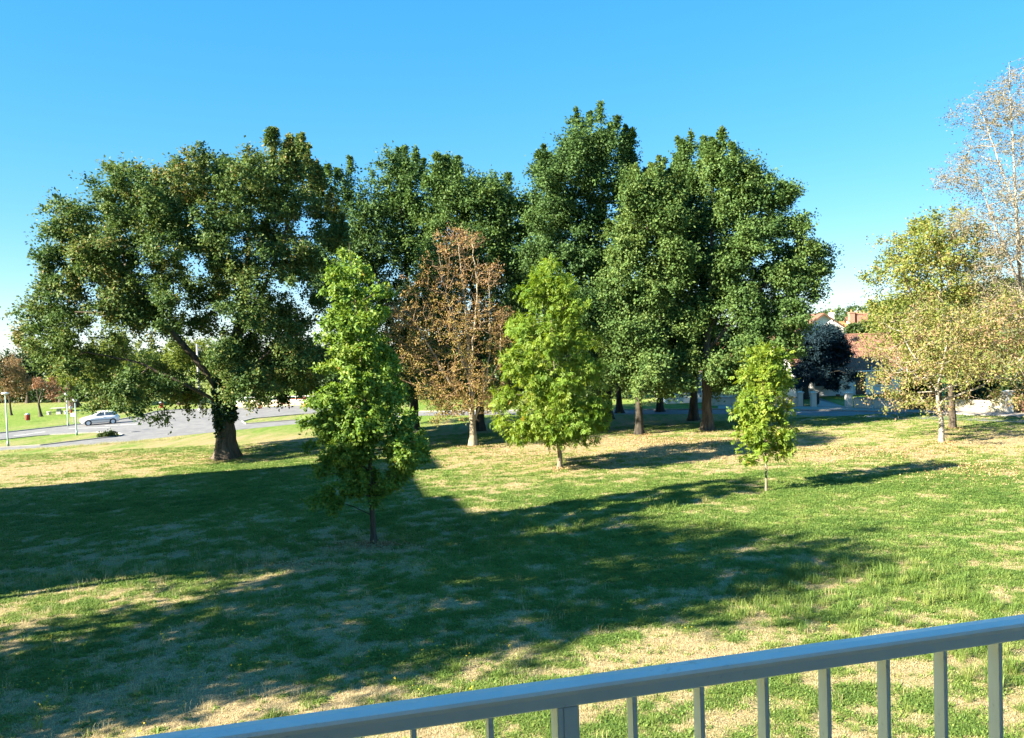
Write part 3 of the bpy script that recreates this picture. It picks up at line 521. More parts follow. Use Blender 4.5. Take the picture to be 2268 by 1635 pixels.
shrub('garden_tree', 'leafy green tree crown between the bungalow roof and the brick chimneys', (1930, 849), [(1890, 735, 14), (1915, 730, 15), (1940, 725, 16), (1965, 730, 18), (1900, 760, 18), (1940, 760, 18)], 'hedge', 83, 60, 40, .6, (.3, .2), cat='tree')
for i, (u, v, la) in enumerate([(2190, 880, 'dark shrub behind the beige garden wall'), (2140, 885, 'dark shrub left of the beige garden wall'), (2255, 880, 'dark shrub behind the brown plank gate at the right edge'), (2040, 872, 'dark shrub behind the middle brown plank fence')]):
    shrub('garden_shrub', la, (u, 905), [(u-15, v-5, 22), (u+15, v-12, 24), (u, v-30, 20)], 'dark', 90+i, 60, 40, .5, (.22, .14), group='shrubs behind the garden walls')

def hedge_long(name, label, a, b, h, w, mat, seed, n, leaf):
    rs = np.random.RandomState(seed); A, Bp = gnd(*a), gnd(*b); t = rs.rand(n, 1); C = A + (Bp-A)*t
    C[:, 1] += (rs.rand(n)-.5)*w; C[:, 2] = gz(C[:, 0]) + h*rs.rand(n)**.7*(.75+.5*fbm(C[:, 0]*.3, C[:, 0]*0+seed, 2))
    g = rs.randn(n, 3); V, F, tt = leaf_quads(rs, C-A, g/np.linalg.norm(g, axis=1, keepdims=True), leaf[0], leaf[1], 26, 1.0, .8)
    root = empty(name, tuple(A)); tag(root, label, 'hedge')
    link(bpy.data.objects.new('foliage', mesh_np('foliage', V, F, M[mat], {'tint': tt})), root)
hedge_long('hedge', 'long dark hedge closing the far left meadow', (-60, 893), (245, 888), 4.0, 5, 'dark', 5, 900, (.5, .32))
hedge_long('hedge', 'low hedge beyond the sunlit grass behind the grove', (900, 884), (1420, 882), 3.2, 4, 'hedge', 6, 700, (.45, .3))

# far wood and hill
def far_masses():
    rs = np.random.RandomState(9)
    m, n, l, b = nm('hillside'); f = noise(n, l, .02, 5); l.new(ramp(n, l, f, [(.3, (.04, .085, .025)), (.7, (.09, .13, .04))]), b.inputs['Base Color']); b.inputs['Roughness'].default_value = 1
    xs = np.linspace(60, 900, 60); ys = np.linspace(430, 900, 30); X, Yy = np.meshgrid(xs, ys)
    H = lambda X, Yy: -3 + 46*np.exp(-((X-520)/240)**2 - ((Yy-720)/170)**2) + 6*fbm(X*.01, Yy*.01, 3)
    nx = len(xs); i = np.arange((len(ys)-1)*nx).reshape(-1, nx)[:, :-1].ravel()
    me = mesh_np('hill', np.stack([X, Yy, H(X, Yy)], -1).reshape(-1, 3), np.stack([i, i+1, i+1+nx, i+nx], 1), m, None, True)
    tag(link(bpy.data.objects.new('hill', me)), kind='structure')
    n_ = 1500; x = rs.uniform(80, 620, n_); y = rs.uniform(480, 760, n_); C = np.stack([x, y, H(x, y)+3.5], -1)
    V, F, t = leaf_quads(rs, C, np.tile([0, 0, 1.], (n_, 1)), 2.2, 1.6, 26, 4.0, .9)
    me = mesh_np('hill_woodland', V, F, M['hedge'], {'tint': t}); o = link(bpy.data.objects.new('hill_woodland', me)); tag(o, 'wooded crest of the distant hill', 'woodland', kind='stuff')
    n_ = 520; x = np.linspace(-230, 60, n_)+rs.randn(n_)*2; y = 205+rs.randn(n_)*9 + .05*x; C = np.stack([x, y, rs.uniform(1.5, 9, n_)], -1)
    V, F, t = leaf_quads(rs, C, np.tile([0, 0, 1.], (n_, 1)), 1.0, .7, 46, 2.6, .9)
    me = mesh_np('woodland', V, F, M['dark'], {'tint': t}); o = link(bpy.data.objects.new('woodland', me)); tag(o, 'far dark wood along the horizon behind the trees', 'woodland', kind='stuff')
far_masses()

# ------------------------------------------------------------------ houses on the right
M['render'] = plain('white_render', (.74, .73, .70), .9, 0, .05, 2.5, .1)
M['cream'] = plain('cream_wall', (.62, .55, .40), .9, 0, .1, 1.5, .1)
M['wall_grey'] = plain('garden_wall_render', (.60, .57, .50), .9, 0, .14, 1.2, .15)
M['tile_red'] = plain('roof_tile_red', (.42, .17, .10), .85, 0, .3, 2.2, .2)
M['tile_brown'] = plain('roof_tile_brown', (.20, .105, .075), .9, 0, .3, 2.2, .2, spec=.15)
M['tile_orange'] = plain('roof_tile_orange', (.50, .21, .09), .85, 0, .25, 2.2, .2)
M['glass'] = plain('window_glass', (.03, .035, .04), .08, 0, .2, 2, spec=.8)
M['brown_wood'] = plain('brown_wood', (.13, .065, .04), .7, 0, .25, 4, .2, stretch=(6, 6, .6))
M['white_paint'] = plain('white_paint', (.78, .78, .76), .5, 0, .04, 8)
M['blue_shutter'] = plain('grey_blue_shutter', (.18, .22, .30), .6, 0, .1, 8)
M['black_iron'] = plain('black_iron', (.02, .02, .022), .5, .4, .2, 20)
def brickmat():
    m, n, l, b = nm('chimney_brick'); t = n.new('ShaderNodeTexBrick'); tc = n.new('ShaderNodeTexCoord')
    mp = n.new('ShaderNodeMapping'); mp.inputs['Rotation'].default_value = (math.pi/2, 0, 0); l.new(tc.outputs['Object'], mp.inputs[0]); l.new(mp.outputs[0], t.inputs[0])
    t.inputs['Color1'].default_value = (.30, .10, .06, 1); t.inputs['Color2'].default_value = (.40, .16, .09, 1); t.inputs['Mortar'].default_value = (.45, .38, .32, 1); t.inputs['Scale'].default_value = 4
    l.new(t.outputs['Color'], b.inputs['Base Color']); b.inputs['Roughness'].default_value = .9; return m
M['brick'] = brickmat()
def roof_slope(mb, x0, x1, ya, za, yb, zb, rows=14, rib=.24, amp=.035, hip0=0., hip1=0.):
    """tiled slope from eave (ya, za) to ridge (yb, zb); ribs run up the slope, courses step"""
    for r in range(rows):
        f0, f1 = r/rows, (r+1)/rows+.01; a0 = x0+hip0*f0; a1 = x1-hip1*f0
        nx = max(4, int((a1-a0)/rib*4)); xs = np.linspace(a0, a1, nx)
        rp = amp*np.abs(np.sin(np.pi*xs/rib))
        lo = [(x, ya+(yb-ya)*f0, za+(zb-za)*f0+.05+h) for x, h in zip(xs, rp)]; hi = [(x, ya+(yb-ya)*f1, za+(zb-za)*f1+.015+h) for x, h in zip(xs, rp)]
        fr = [(x, ya+(yb-ya)*f0, za+(zb-za)*f0-.02) for x in xs]
        k = len(xs); mb.add(fr+lo+hi, [(i, i+1, k+i+1, k+i) for i in range(k-1)] + [(k+i, k+i+1, 2*k+i+1, 2*k+i) for i in range(k-1)])
def window(root, x, z, w, h, y=0, shutters=None, bars=1):
    mb = MB(); t = .07
    mb.box(x-w/2-t, x-w/2, y-.05, y+.02, z-t, z+h+t).box(x+w/2, x+w/2+t, y-.05, y+.02, z-t, z+h+t).box(x-w/2, x+w/2, y-.05, y+.02, z+h, z+h+t).box(x-w/2, x+w/2, y-.05, y+.02, z-t, z)
    mb.box(x-.03, x+.03, y-.045, y+.02, z, z+h); win = mb.build('window', M['white_paint'], root)
    MB().box(x-w/2, x+w/2, y-.02, y+.015, z, z+h).build('pane', M['glass'], win)
    MB().box(x-w/2-.15, x+w/2+.15, y-.14, y+.01, z-t-.07, z-t-.005).build('sill', M['render'], win)
    if shutters:
        for s in (-1, 1):
            sb = MB(); xc = x+s*(w*.75+.09); sb.box(xc-w/4, xc+w/4, y-.06, y-.008, z-.02, z+h+.02)
            for q in range(3): sb.box(xc-w/4+.03, xc+w/4-.03, y-.085, y-.058, z+.15+q*(h-.35)/2, z+.25+q*(h-.35)/2)
            sb.build('shutter', M[shutters], win)
def door(root, x, w, h, m, y=0, z0=0):
    mb = MB(); t = .08
    mb.box(x-w/2-t, x-w/2, y-.06, y+.02, z0, z0+h+t).box(x+w/2, x+w/2+t, y-.06, y+.02, z0, z0+h+t).box(x-w/2, x+w/2, y-.06, y+.02, z0+h, z0+h+t); d = mb.build('door', M['white_paint'], root)
    lf = MB().box(x-w/2, x+w/2, y-.03, y+.015, z0, z0+h)
    for q in range(3): lf.box(x-w/2+.12, x+w/2-.12, y-.05, y-.028, z0+.15+q*h*.32, z0+.05+(q+1)*h*.30)
    lf.build('leaf', m, d); MB().box(x+w/2-.14, x+w/2-.08, y-.1, y-.03, z0+.98, z0+1.1).build('handle', M['grey_metal'], d)
def chimney(root, x, y, z0, z1, w, dpt, m, pots=1):
    c = MB().box(x-w/2, x+w/2, y-dpt/2, y+dpt/2, z0, z1-.2).box(x-w/2-.07, x+w/2+.07, y-dpt/2-.07, y+dpt/2+.07, z1-.2, z1-.1).box(x-w/2-.03, x+w/2+.03, y-dpt/2-.03, y+dpt/2+.03, z1-.1, z1).build('chimney', m, root)
    for q in range(pots): MB().tube([(x+(q-(pots-1)/2)*w*.5, y, z1-.01), (x+(q-(pots-1)/2)*w*.5, y, z1+.35)], [.13, .1], 8).build('chimney_pot', M['tile_orange'], c)
def house(name, label, P, rz, Lx, Ly, he, hr, mroof, mwall='render', ridge='x', hip=0., over=.45):
    root = empty(name, (P[0], P[1], P[2]), rz); tag(root, label, 'house')
    MB().box(0, Lx, 0, Ly, -.4, he).build('wall', M[mwall], root)
    mb = MB(); k = (hr-he)
    if ridge == 'x':
        sl = k/(Ly/2); zo = he-over*sl
        roof_slope(mb, -over, Lx+over, -over, zo, Ly/2, hr, hip0=hip, hip1=hip); roof_slope(mb, -over, Lx+over, Ly+over, zo, Ly/2, hr, hip0=hip, hip1=hip)
        if hip:
            mb.add([(-over, -over, zo), (-over+hip, Ly/2, hr), (-over, Ly+over, zo), (Lx+over, -over, zo), (Lx+over-hip, Ly/2, hr), (Lx+over, Ly+over, zo)], [(0, 1, 2), (3, 4, 5)])
        mb.build('roof', M[mroof], root)
        if not hip:
            for x in (0.0, Lx-.2): MB().add([(x, 0, he), (x, Ly, he), (x, Ly/2, hr-.06), (x+.2, 0, he), (x+.2, Ly, he), (x+.2, Ly/2, hr-.06)], [(0, 1, 2), (3, 5, 4), (0, 3, 4, 1), (1, 4, 5, 2), (2, 5, 3, 0)]).build('gable', M[mwall], root)
        MB().tube([(-over+hip, Ly/2, hr+.05), (Lx+over-hip, Ly/2, hr+.05)], .13, 8).build('ridge', M[mroof], root)
        MB().box(-over, Lx+over, -over-.1, -over+.02, zo-.14, zo-.02).build('gutter', M['white_paint'], root)
    else:
        m2 = MB(); sl = k/(Lx/2); zo = he-over*sl; roof_slope(m2, -over, Ly+over, -over, zo, Lx/2, hr); roof_slope(m2, -over, Ly+over, Lx+over, zo, Lx/2, hr)
        m2.v = [(y, x, z) for x, y, z in m2.v]; m2.build('roof', M[mroof], root)
        MB().add([(0, 0, he), (Lx, 0, he), (Lx/2, 0, hr-.06), (0, .2, he), (Lx, .2, he), (Lx/2, .2, hr-.06)], [(0, 1, 2), (3, 5, 4), (0, 3, 4, 1), (1, 4, 5, 2), (2, 5, 3, 0)]).build('gable', M[mwall], root)
        for s in (0, 1):                       # bargeboards
            xe = -over if s == 0 else Lx+over
            MB().add([(xe, -over-.03, zo-.16), (xe, -over-.03, zo-.0), (Lx/2, -over-.03, hr+.0), (Lx/2, -over-.03, hr-.16), (xe, -over+.02, zo-.16), (xe, -over+.02, zo-.0), (Lx/2, -over+.02, hr+.0), (Lx/2, -over+.02, hr-.16)],
                     [(0, 1, 2, 3), (4, 7, 6, 5), (0, 4, 5, 1), (1, 5, 6, 2), (2, 6, 7, 3), (3, 7, 4, 0)]).build('bargeboard', M['brown_wood'], root)
    return root
# bungalow
pB = atY(1764, 880, 80.5); pB[2] = .45; zB = .45
hB = house('bungalow', 'low white bungalow with brown tiled roof behind the dark blue cedar', pB, R_(-4), 12.5, 9.0, 2.75, 5.9, 'tile_brown')
for (x, z, w, h) in [(2.6, .95, 1.5, 1.25)]: window(hB, x, z, w, h, -.004)
door(hB, 6.25, 1.0, 2.2, M['brown_wood'], -.004); window(hB, 8.6, .95, 1.3, 1.25, -.004); window(hB, 10.9, .95, 1.3, 1.25, -.004)
MB().box(5.2, 7.3, -1.2, -.01, -.35, -.06).build('doorstep', M['kerb'], hB)
# house with red roof behind the grove
pA = atY(1476, 880, 80); pA[2] = .25
hA = house('white_house', 'white house with red hipped roof mostly hidden behind the oak grove', pA, R_(-2), 8.3, 8.5, 3.4, 6.3, 'tile_red', hip=3.2)
for x in (1.3, 4.0, 6.2): window(hA, x, .95, 1.0, 1.35, -.004, 'blue_shutter')
door(hA, 7.6, .9, 2.1, M['blue_shutter'], -.004)
# gabled house further back
pC = atY(1741, 745, 100); pC[2] = .3
hC = house('gabled_house', 'white gabled house rising behind the cedar with brown tiled roof', pC, 0, 9.3, 12, 5.6, 8.75, 'tile_brown', ridge='y')
window(hC, 4.65, 3.0, 1.1, 1.3, -.004, 'blue_shutter'); chimney(hC, 7.3, 4, 5.0, 8.9, .5, .5, M['render'])
pD = atY(1842, 760, 120); pD[2] = .3
hD = house('orange_roof_house', 'house with orange hipped roof and brick chimney stacks on the skyline', pD, 0, 6.2, 8, 4.6, 7.7, 'tile_orange', hip=3.0)
pE = atY(1904, 760, 124); pE[2] = .3
hE = house('brown_roof_house', 'house with brown roof right of the brick chimneys, half hidden by leaves', pE, 0, 9, 8, 5.2, 8.5, 'tile_brown')
window(hE, 3, 2.5, 1.1, 1.3, -.004)
chimney(hD, 4.3, 3.0, 5.5, 9.3, .75, .7, M['brick'], 1); chimney(hD, 5.5, 3.2, 5.5, 9.1, .95, .7, M['brick'], 2); chimney(hE, 2.3, 3.5, 6.5, 9.1, .8, .7, M['brick'], 1)

# ------------------------------------------------------------------ garden walls, gates, fences
def onwall(u):                                 # wall line runs along the pavement
    pts = [(1560, 898.5), (1590, 899), (1776, 902), (1882, 905), (2000, 909), (2268, 917), (2400, 922)]
    for (a, va), (b, vb) in zip(pts, pts[1:]):
        if a <= u <= b: return gnd(u, va+(vb-va)*(u-a)/(b-a)) + np.array([0, .12, 0])
def wall_run(name, label, u0, u1, h, m, t=.2, cope=True, curve=None, cat='wall'):
    a, b = onwall(u0), onwall(u1); d = b-a; L = np.hypot(d[0], d[1]); root = empty(name, (a[0], a[1], float(gz(a[0]))), math.atan2(d[1], d[0])); tag(root, label, cat)
    if curve:
        n = 24; top = [(L*i/n, h + curve*max(0, (i/n-.72)/.28)**2*(3-2*max(0, (i/n-.72)/.28))) for i in range(n+1)]
        MB().prism([(0, -.3)]+top+[(L, -.3)], 0, t).build('panel', m, root)
    else: MB().box(0, L, 0, t, -.3, h).build('panel', m, root)
    if cope and not curve: MB().box(-.0, L, -.05, t+.05, h, h+.07).build('coping', M['kerb'], root)
    return root, L
def pillar(label, u, h, w=.42):
    p = onwall(u); root = empty('gate_pillar', (p[0], p[1], float(gz(p[0]))), 0); tag(root, label, 'pillar', 'rendered gate pillars')
    MB().box(-w/2, w/2, -.1, w-.1, -.2, h).build('shaft', M['wall_grey'], root)
    MB().add([(-w/2-.06, -.16, h), (w/2+.06, -.16, h), (w/2+.06, w-.04, h), (-w/2-.06, w-.04, h), (-w/2-.06, -.16, h+.07), (w/2+.06, -.16, h+.07), (w/2+.06, w-.04, h+.07), (-w/2-.06, w-.04, h+.07), (0, w/2-.1, h+.16)],
             [(0, 3, 2, 1), (0, 1, 5, 4), (1, 2, 6, 5), (2, 3, 7, 6), (3, 0, 4, 7), (4, 5, 8), (5, 6, 8), (6, 7, 8), (7, 4, 8)]).build('cap', M['wall_grey'], root)
wall_run('garden_wall', 'low grey garden wall behind the grove, left of the small young tree', 1572, 1668, .75, M['wall_grey'])
wall_run('garden_wall', 'short garden wall between the small young tree and the garden gate', 1690, 1768, .85, M['wall_grey'])
wall_run('garden_wall', 'white garden wall with light patches right of the driveway', 1893, 1998, .85, M['wall_grey'], cope=True)
wall_run('garden_wall', 'beige garden wall sweeping up to a pillar near the right edge', 2092, 2228, .95, M['cream'], curve=.4)
pillar('left pillar of the small garden gate', 1775, 1.25); pillar('right pillar of the small garden gate, beside the open driveway', 1804, 1.25); pillar('white pillar at the right side of the driveway', 1883, 1.25, .5); pillar('beige pillar beside the brown plank gate at the right edge', 2238, 1.55, .5)
pillar('grey pillar at the left end of the wall behind the grove', 1672, 1.0)
def iron_gate(label, p, rz, w, h, n):
    root = empty('iron_gate', tuple(p), rz); tag(root, label, 'gate', 'black iron garden gates')
    MB().box(0, w, -.02, .02, .08, .13).box(0, w, -.02, .02, h-.16, h-.12).box(0, .05, -.025, .025, .05, h).box(w-.05, w, -.025, .025, .05, h).build('frame', M['black_iron'], root)
    for k in range(n):
        x = .05+(k+.5)*(w-.1)/n; o = MB().box(x-.011, x+.011, -.012, .012, .13, h-.02).build('bar', M['black_iron'], root)
q = onwall(1781); iron_gate('small closed black iron gate between the two pillars', (q[0], q[1]+.1, float(gz(q[0]))), 0, .72, 1.15, 7)
q = onwall(1808); iron_gate('open black iron driveway gate swung back into the garden', (q[0]+.1, q[1]+.3, float(gz(q[0]))), R_(62), 2.3, 1.2, 16)
def plank_fence(label, u0, u1, h, pw=.17):
    a, b = onwall(u0), onwall(u1); d = b-a; L = float(np.hypot(d[0], d[1])); root = empty('plank_fence', (a[0], a[1], float(gz(a[0]))), math.atan2(d[1], d[0])); tag(root, label, 'fence', 'brown plank fences')
    n = int(L/(pw+.03)); rs = random.Random(int(u0)); st = L/n; me = None
    MB().box(0, L, .04, .09, .25, .34).box(0, L, .04, .09, h-.4, h-.31).build('rail', M['brown_wood'], root)
    for k in range(n):
        if me is None: o = MB().box(-pw/2, pw/2, 0, .03, .05, h).build('plank', M['brown_wood'], root, bevel=.006, seg=1); me = o.data
        else: o = link(bpy.data.objects.new('plank', me), root)
        o.location = ((k+.5)*st, rs.uniform(-.008, .008), rs.uniform(-.02, .02))
plank_fence('brown plank fence behind the two autumn trees', 2003, 2089, 1.45)
plank_fence('brown plank gate at the right edge of the street', 2250, 2330, 1.5)
M['drive'] = plain('driveway_paving', (.34, .26, .23), .85, 0, .15, 3, .1)
qa, qb = onwall(1811), onwall(1876); sheet('driveway', None, M['drive'], .1, pts=[qa[:2], qb[:2], qb[:2]+np.array([.8, 9]), qa[:2]+np.array([3.5, 9])])
# street pole and pot
def pole(label, base, h, r, m, name='street_pole', cat='pole'):
    p = gnd(*base); root = empty(name, (p[0], p[1], float(gz(p[0])))); tag(root, label, cat)
    MB().tube([(0, 0, -.1), (0, 0, h*.5), (0, 0, h)], [r*1.15, r, r*.8], 10).build('shaft', m, root, True); MB().tube([(0, 0, -.1), (0, 0, .35)], r*1.7, 10).build('base', m, root, True)
    return root
r = pole('thin grey pole in front of the white garden wall', (1932, 908), 3.6, .045, M['grey_metal']); MB().box(-.03, .25, -.03, .03, 3.3, 3.36).build('bracket', M['grey_metal'], r)
M['concrete'] = plain('concrete', (.40, .39, .37), .9, 0, .15, 5, .2)
r = pole('pale concrete pole under the big oak, beyond the junction', (443, 909), 8.5, .14, M['concrete']); MB().box(-.05, .05, -.1, 1.5, 8.2, 8.3).build('arm', M['grey_metal'], r)
pp = atY(1856, 869, 79.6); root = empty('flower_pot', (pp[0], pp[1], .14)); tag(root, 'small dark flower pot against the bungalow wall', 'flower pot')
MB().tube([(0, 0, 0), (0, 0, .38), (0, 0, .42)], [.16, .22, .24], 12).build('pot', M['tile_brown'], root); MB().tube([(0, 0, .4), (0, 0, .44)], .2, 12).build('soil', M['bark_dark'], root)

# ------------------------------------------------------------------ street furniture on the left
M['lamp_green'] = plain('lamp_post_paint', (.26, .36, .33), .5, .2, .1, 12)
M['opal'] = plain('opal_globe', (.80, .82, .84), .25, 0, .03, 5)
M['lamp_dark'] = plain('lamp_cap', (.04, .04, .045), .4, .2, .1, 8)
def ball(mb, c, r, n=14, z0=-1, z1=1):
    ring = []; k = n//2
    zs = [math.asin(z0)+(math.asin(z1)-math.asin(z0))*i/k for i in range(k+1)]
    vs = [(c[0]+r*math.cos(t)*math.cos(6.28318*j/n), c[1]+r*math.cos(t)*math.sin(6.28318*j/n), c[2]+r*math.sin(t)) for t in zs for j in range(n)]
    return mb.add(vs, [(i*n+j, i*n+(j+1) % n, (i+1)*n+(j+1) % n, (i+1)*n+j) for i in range(k) for j in range(n)])
def lamp(label, base, h, kind):
    p = gnd(*base); root = empty('street_lamp', (p[0], p[1], float(gz(p[0])))); tag(root, label, 'street lamp', 'park lamp posts')
    MB().tube([(0, 0, -.1), (0, 0, .5), (0, 0, h)], [.075, .065, .045], 10).build('post', M['lamp_green'], root, True)
    MB().tube([(0, 0, -.05), (0, 0, .25), (0, 0, .45)], [.11, .1, .07], 10).build('base', M['lamp_green'], root, True)
    if kind == 'globe':
        MB().tube([(0, 0, h-.02), (0, 0, h+.08)], [.06, .1], 10).build('collar', M['lamp_dark'], root); g = ball(MB(), (0, 0, h+.26), .2).build('globe', M['opal'], root, True)
        MB().tube([(0, 0, h+.1), (0, 0, h+.36)], [.09, .07], 8).build('reflector', M['lamp_dark'], g)
        ball(MB(), (0, 0, h+.265), .206, 14, .5, 1).build('cap', M['lamp_dark'], root, True)
    else:
        MB().tube([(0, 0, h-.02), (0, 0, h+.06), (0, 0, h+.16), (0, 0, h+.2)], [.06, .3, .28, .1], 14).build('head', M['opal'], root, True)
lamp('grey-green lamp post at the left edge in the grass island', (18, 988), 4.45, 'flat')
lamp('globe lamp post on the near side of the road, left of the white car', (170, 964), 3.1, 'globe')
lamp('globe lamp post on the far side of the road beside the forked rust tree', (151, 944), 3.25, 'globe')
M['red'] = plain('bin_red', (.35, .05, .05), .6, 0, .15, 8); M['orange'] = plain('orange_plastic', (.6, .14, .05), .6, 0, .1, 8)
def bin_(label, base, s=1.0):
    p = gnd(*base); root = empty('litter_bin', (p[0], p[1], float(gz(p[0])))); tag(root, label, 'litter bin', 'red litter bins')
    MB().tube([(0, 0, .22*s), (0, 0, .25*s), (0, 0, .85*s), (0, 0, .88*s)], [.2*s, .25*s, .28*s, .28*s], 14).build('body', M['red'], root, True)
    MB().tube([(0, 0, .88*s), (0, 0, .98*s), (0, 0, 1.08*s)], [.29*s, .27*s, .08*s], 14).build('lid', M['grey_metal'], root, True)
    for sx in (-1, 1): MB().tube([(sx*.15*s, 0, -.05), (sx*.15*s, 0, .25*s)], .03, 6).build('leg', M['grey_metal'], root)
bin_('red litter bin on the meadow left of the forked rust tree', (62, 935)); bin_('red litter bin right of the pale concrete pole', (358, 907), 1.0)
p = gnd(163, 938.5); root = empty('road_sign', (p[0], p[1], float(gz(p[0])))); tag(root, 'small white sign on a low post between the two globe lamps', 'sign')
MB().tube([(0, 0, -.1), (0, 0, 1.0)], .03, 8).build('post', M['grey_metal'], root); MB().box(-.28, .22, -.03, -.0, .8, 1.2).build('plate', M['white_paint'], root, bevel=.01)
p = gnd(131, 917.5); root = empty('picnic_table', (p[0], p[1], float(gz(p[0]))), R_(8)); tag(root, 'grey concrete picnic table on the far left meadow', 'table')
MB().box(-.95, .95, -.5, .5, .78, .88).build('tabletop', M['concrete'], root, bevel=.02); MB().add([(-.3, -.3, 0), (.3, -.3, 0), (.3, .3, 0), (-.3, .3, 0), (-.2, -.2, .78), (.2, -.2, .78), (.2, .2, .78), (-.2, .2, .78)], [(0, 3, 2, 1), (0, 1, 5, 4), (1, 2, 6, 5), (2, 3, 7, 6), (3, 0, 4, 7), (4, 5, 6, 7)]).build('pedestal', M['concrete'], root)
for s, w in ((-1, 'left'), (1, 'right')):
    q = p + np.array([s*1.15, -.35, 0]); rt = empty('stone_seat', (q[0], q[1], float(gz(q[0])))); tag(rt, 'low concrete seat on the %s of the picnic table' % w, 'seat', 'picnic seats')
    MB().tube([(0, 0, -.03), (0, 0, .36)], [.26, .22], 10).build('block', M['concrete'], rt); MB().tube([(0, 0, .36), (0, 0, .45)], .3, 12).build('slab', M['concrete'], rt)

# person
def skinfig(name, joints, bones, m, parent, sub=2):
    me = bpy.data.meshes.new(name); me.from_pydata([j[0] for j in joints], bones, []); o = link(bpy.data.objects.new(name, me), parent)
    md = o.modifiers.new('skin', 'SKIN'); md.use_smooth_shade = True
    for i, j in enumerate(joints): me.skin_vertices[0].data[i].radius = (j[1], j[2] if len(j) > 2 else j[1])
    me.skin_vertices[0].data[0].use_root = True
    s = o.modifiers.new('sub', 'SUBSURF'); s.levels = sub; s.render_levels = sub; me.materials.append(m); return o
def person():
    p = gnd(158, 924); root = empty('person', (p[0], p[1], float(gz(p[0]))), R_(65)); tag(root, 'person in white top and rust trousers walking on the far left meadow', 'person')
    skin = plain('skin', (.42, .25, .17), .6); J = [((0, 0, .92), .12, .1), ((0, 0, 1.12), .12, .09), ((0, 0, 1.32), .15, .1), ((0, 0, 1.41), .055), ((0, .01, 1.49), .075, .085), ((0, .015, 1.58), .07, .08),
         ((.17, 0, 1.34), .05), ((.22, .02, 1.08), .04), ((.2, .16, .88), .03), ((.2, .2, .80), .035), ((-.17, 0, 1.34), .05), ((-.22, -.04, 1.08), .04), ((-.2, .06, .86), .03), ((-.2, .09, .78), .035),
         ((.09, .0, .86), .085), ((.1, .1, .48), .06), ((.1, .06, .09), .04), ((.1, .18, .04), .04, .03), ((-.09, 0, .86), .085), ((-.1, -.06, .48), .06), ((-.1, -.2, .1), .04), ((-.1, -.09, .04), .04, .03)]
    skinfig('body', J, [(0, 1), (1, 2), (2, 3), (3, 4), (4, 5), (2, 6), (6, 7), (7, 8), (8, 9), (2, 10), (10, 11), (11, 12), (12, 13), (0, 14), (14, 15), (15, 16), (16, 17), (0, 18), (18, 19), (19, 20), (20, 21)], skin, root)
    g = lambda js, k=1.22: [(j[0], j[1]*k, (j[2] if len(j) > 2 else j[1])*k) for j in js]
    skinfig('shirt', g([J[0], J[1], J[2], J[6], J[7], J[10], J[11]]), [(0, 1), (1, 2), (2, 3), (3, 4), (2, 5), (5, 6)], plain('white_shirt', (.75, .73, .72), .9), root)
    skinfig('trousers', g([((0, 0, .9), .12, .1), J[14], J[15], ((.1, .07, .14), .05), J[18], J[19], ((-.1, -.18, .15), .05)]), [(0, 1), (1, 2), (2, 3), (0, 4), (4, 5), (5, 6)], plain('rust_trousers', (.42, .13, .06), .9), root)
    ball(MB(), (0, -.005, 1.56), .105, 12, -.35, 1).build('hair', plain('dark_hair', (.03, .022, .018), .6), root, True)
person()

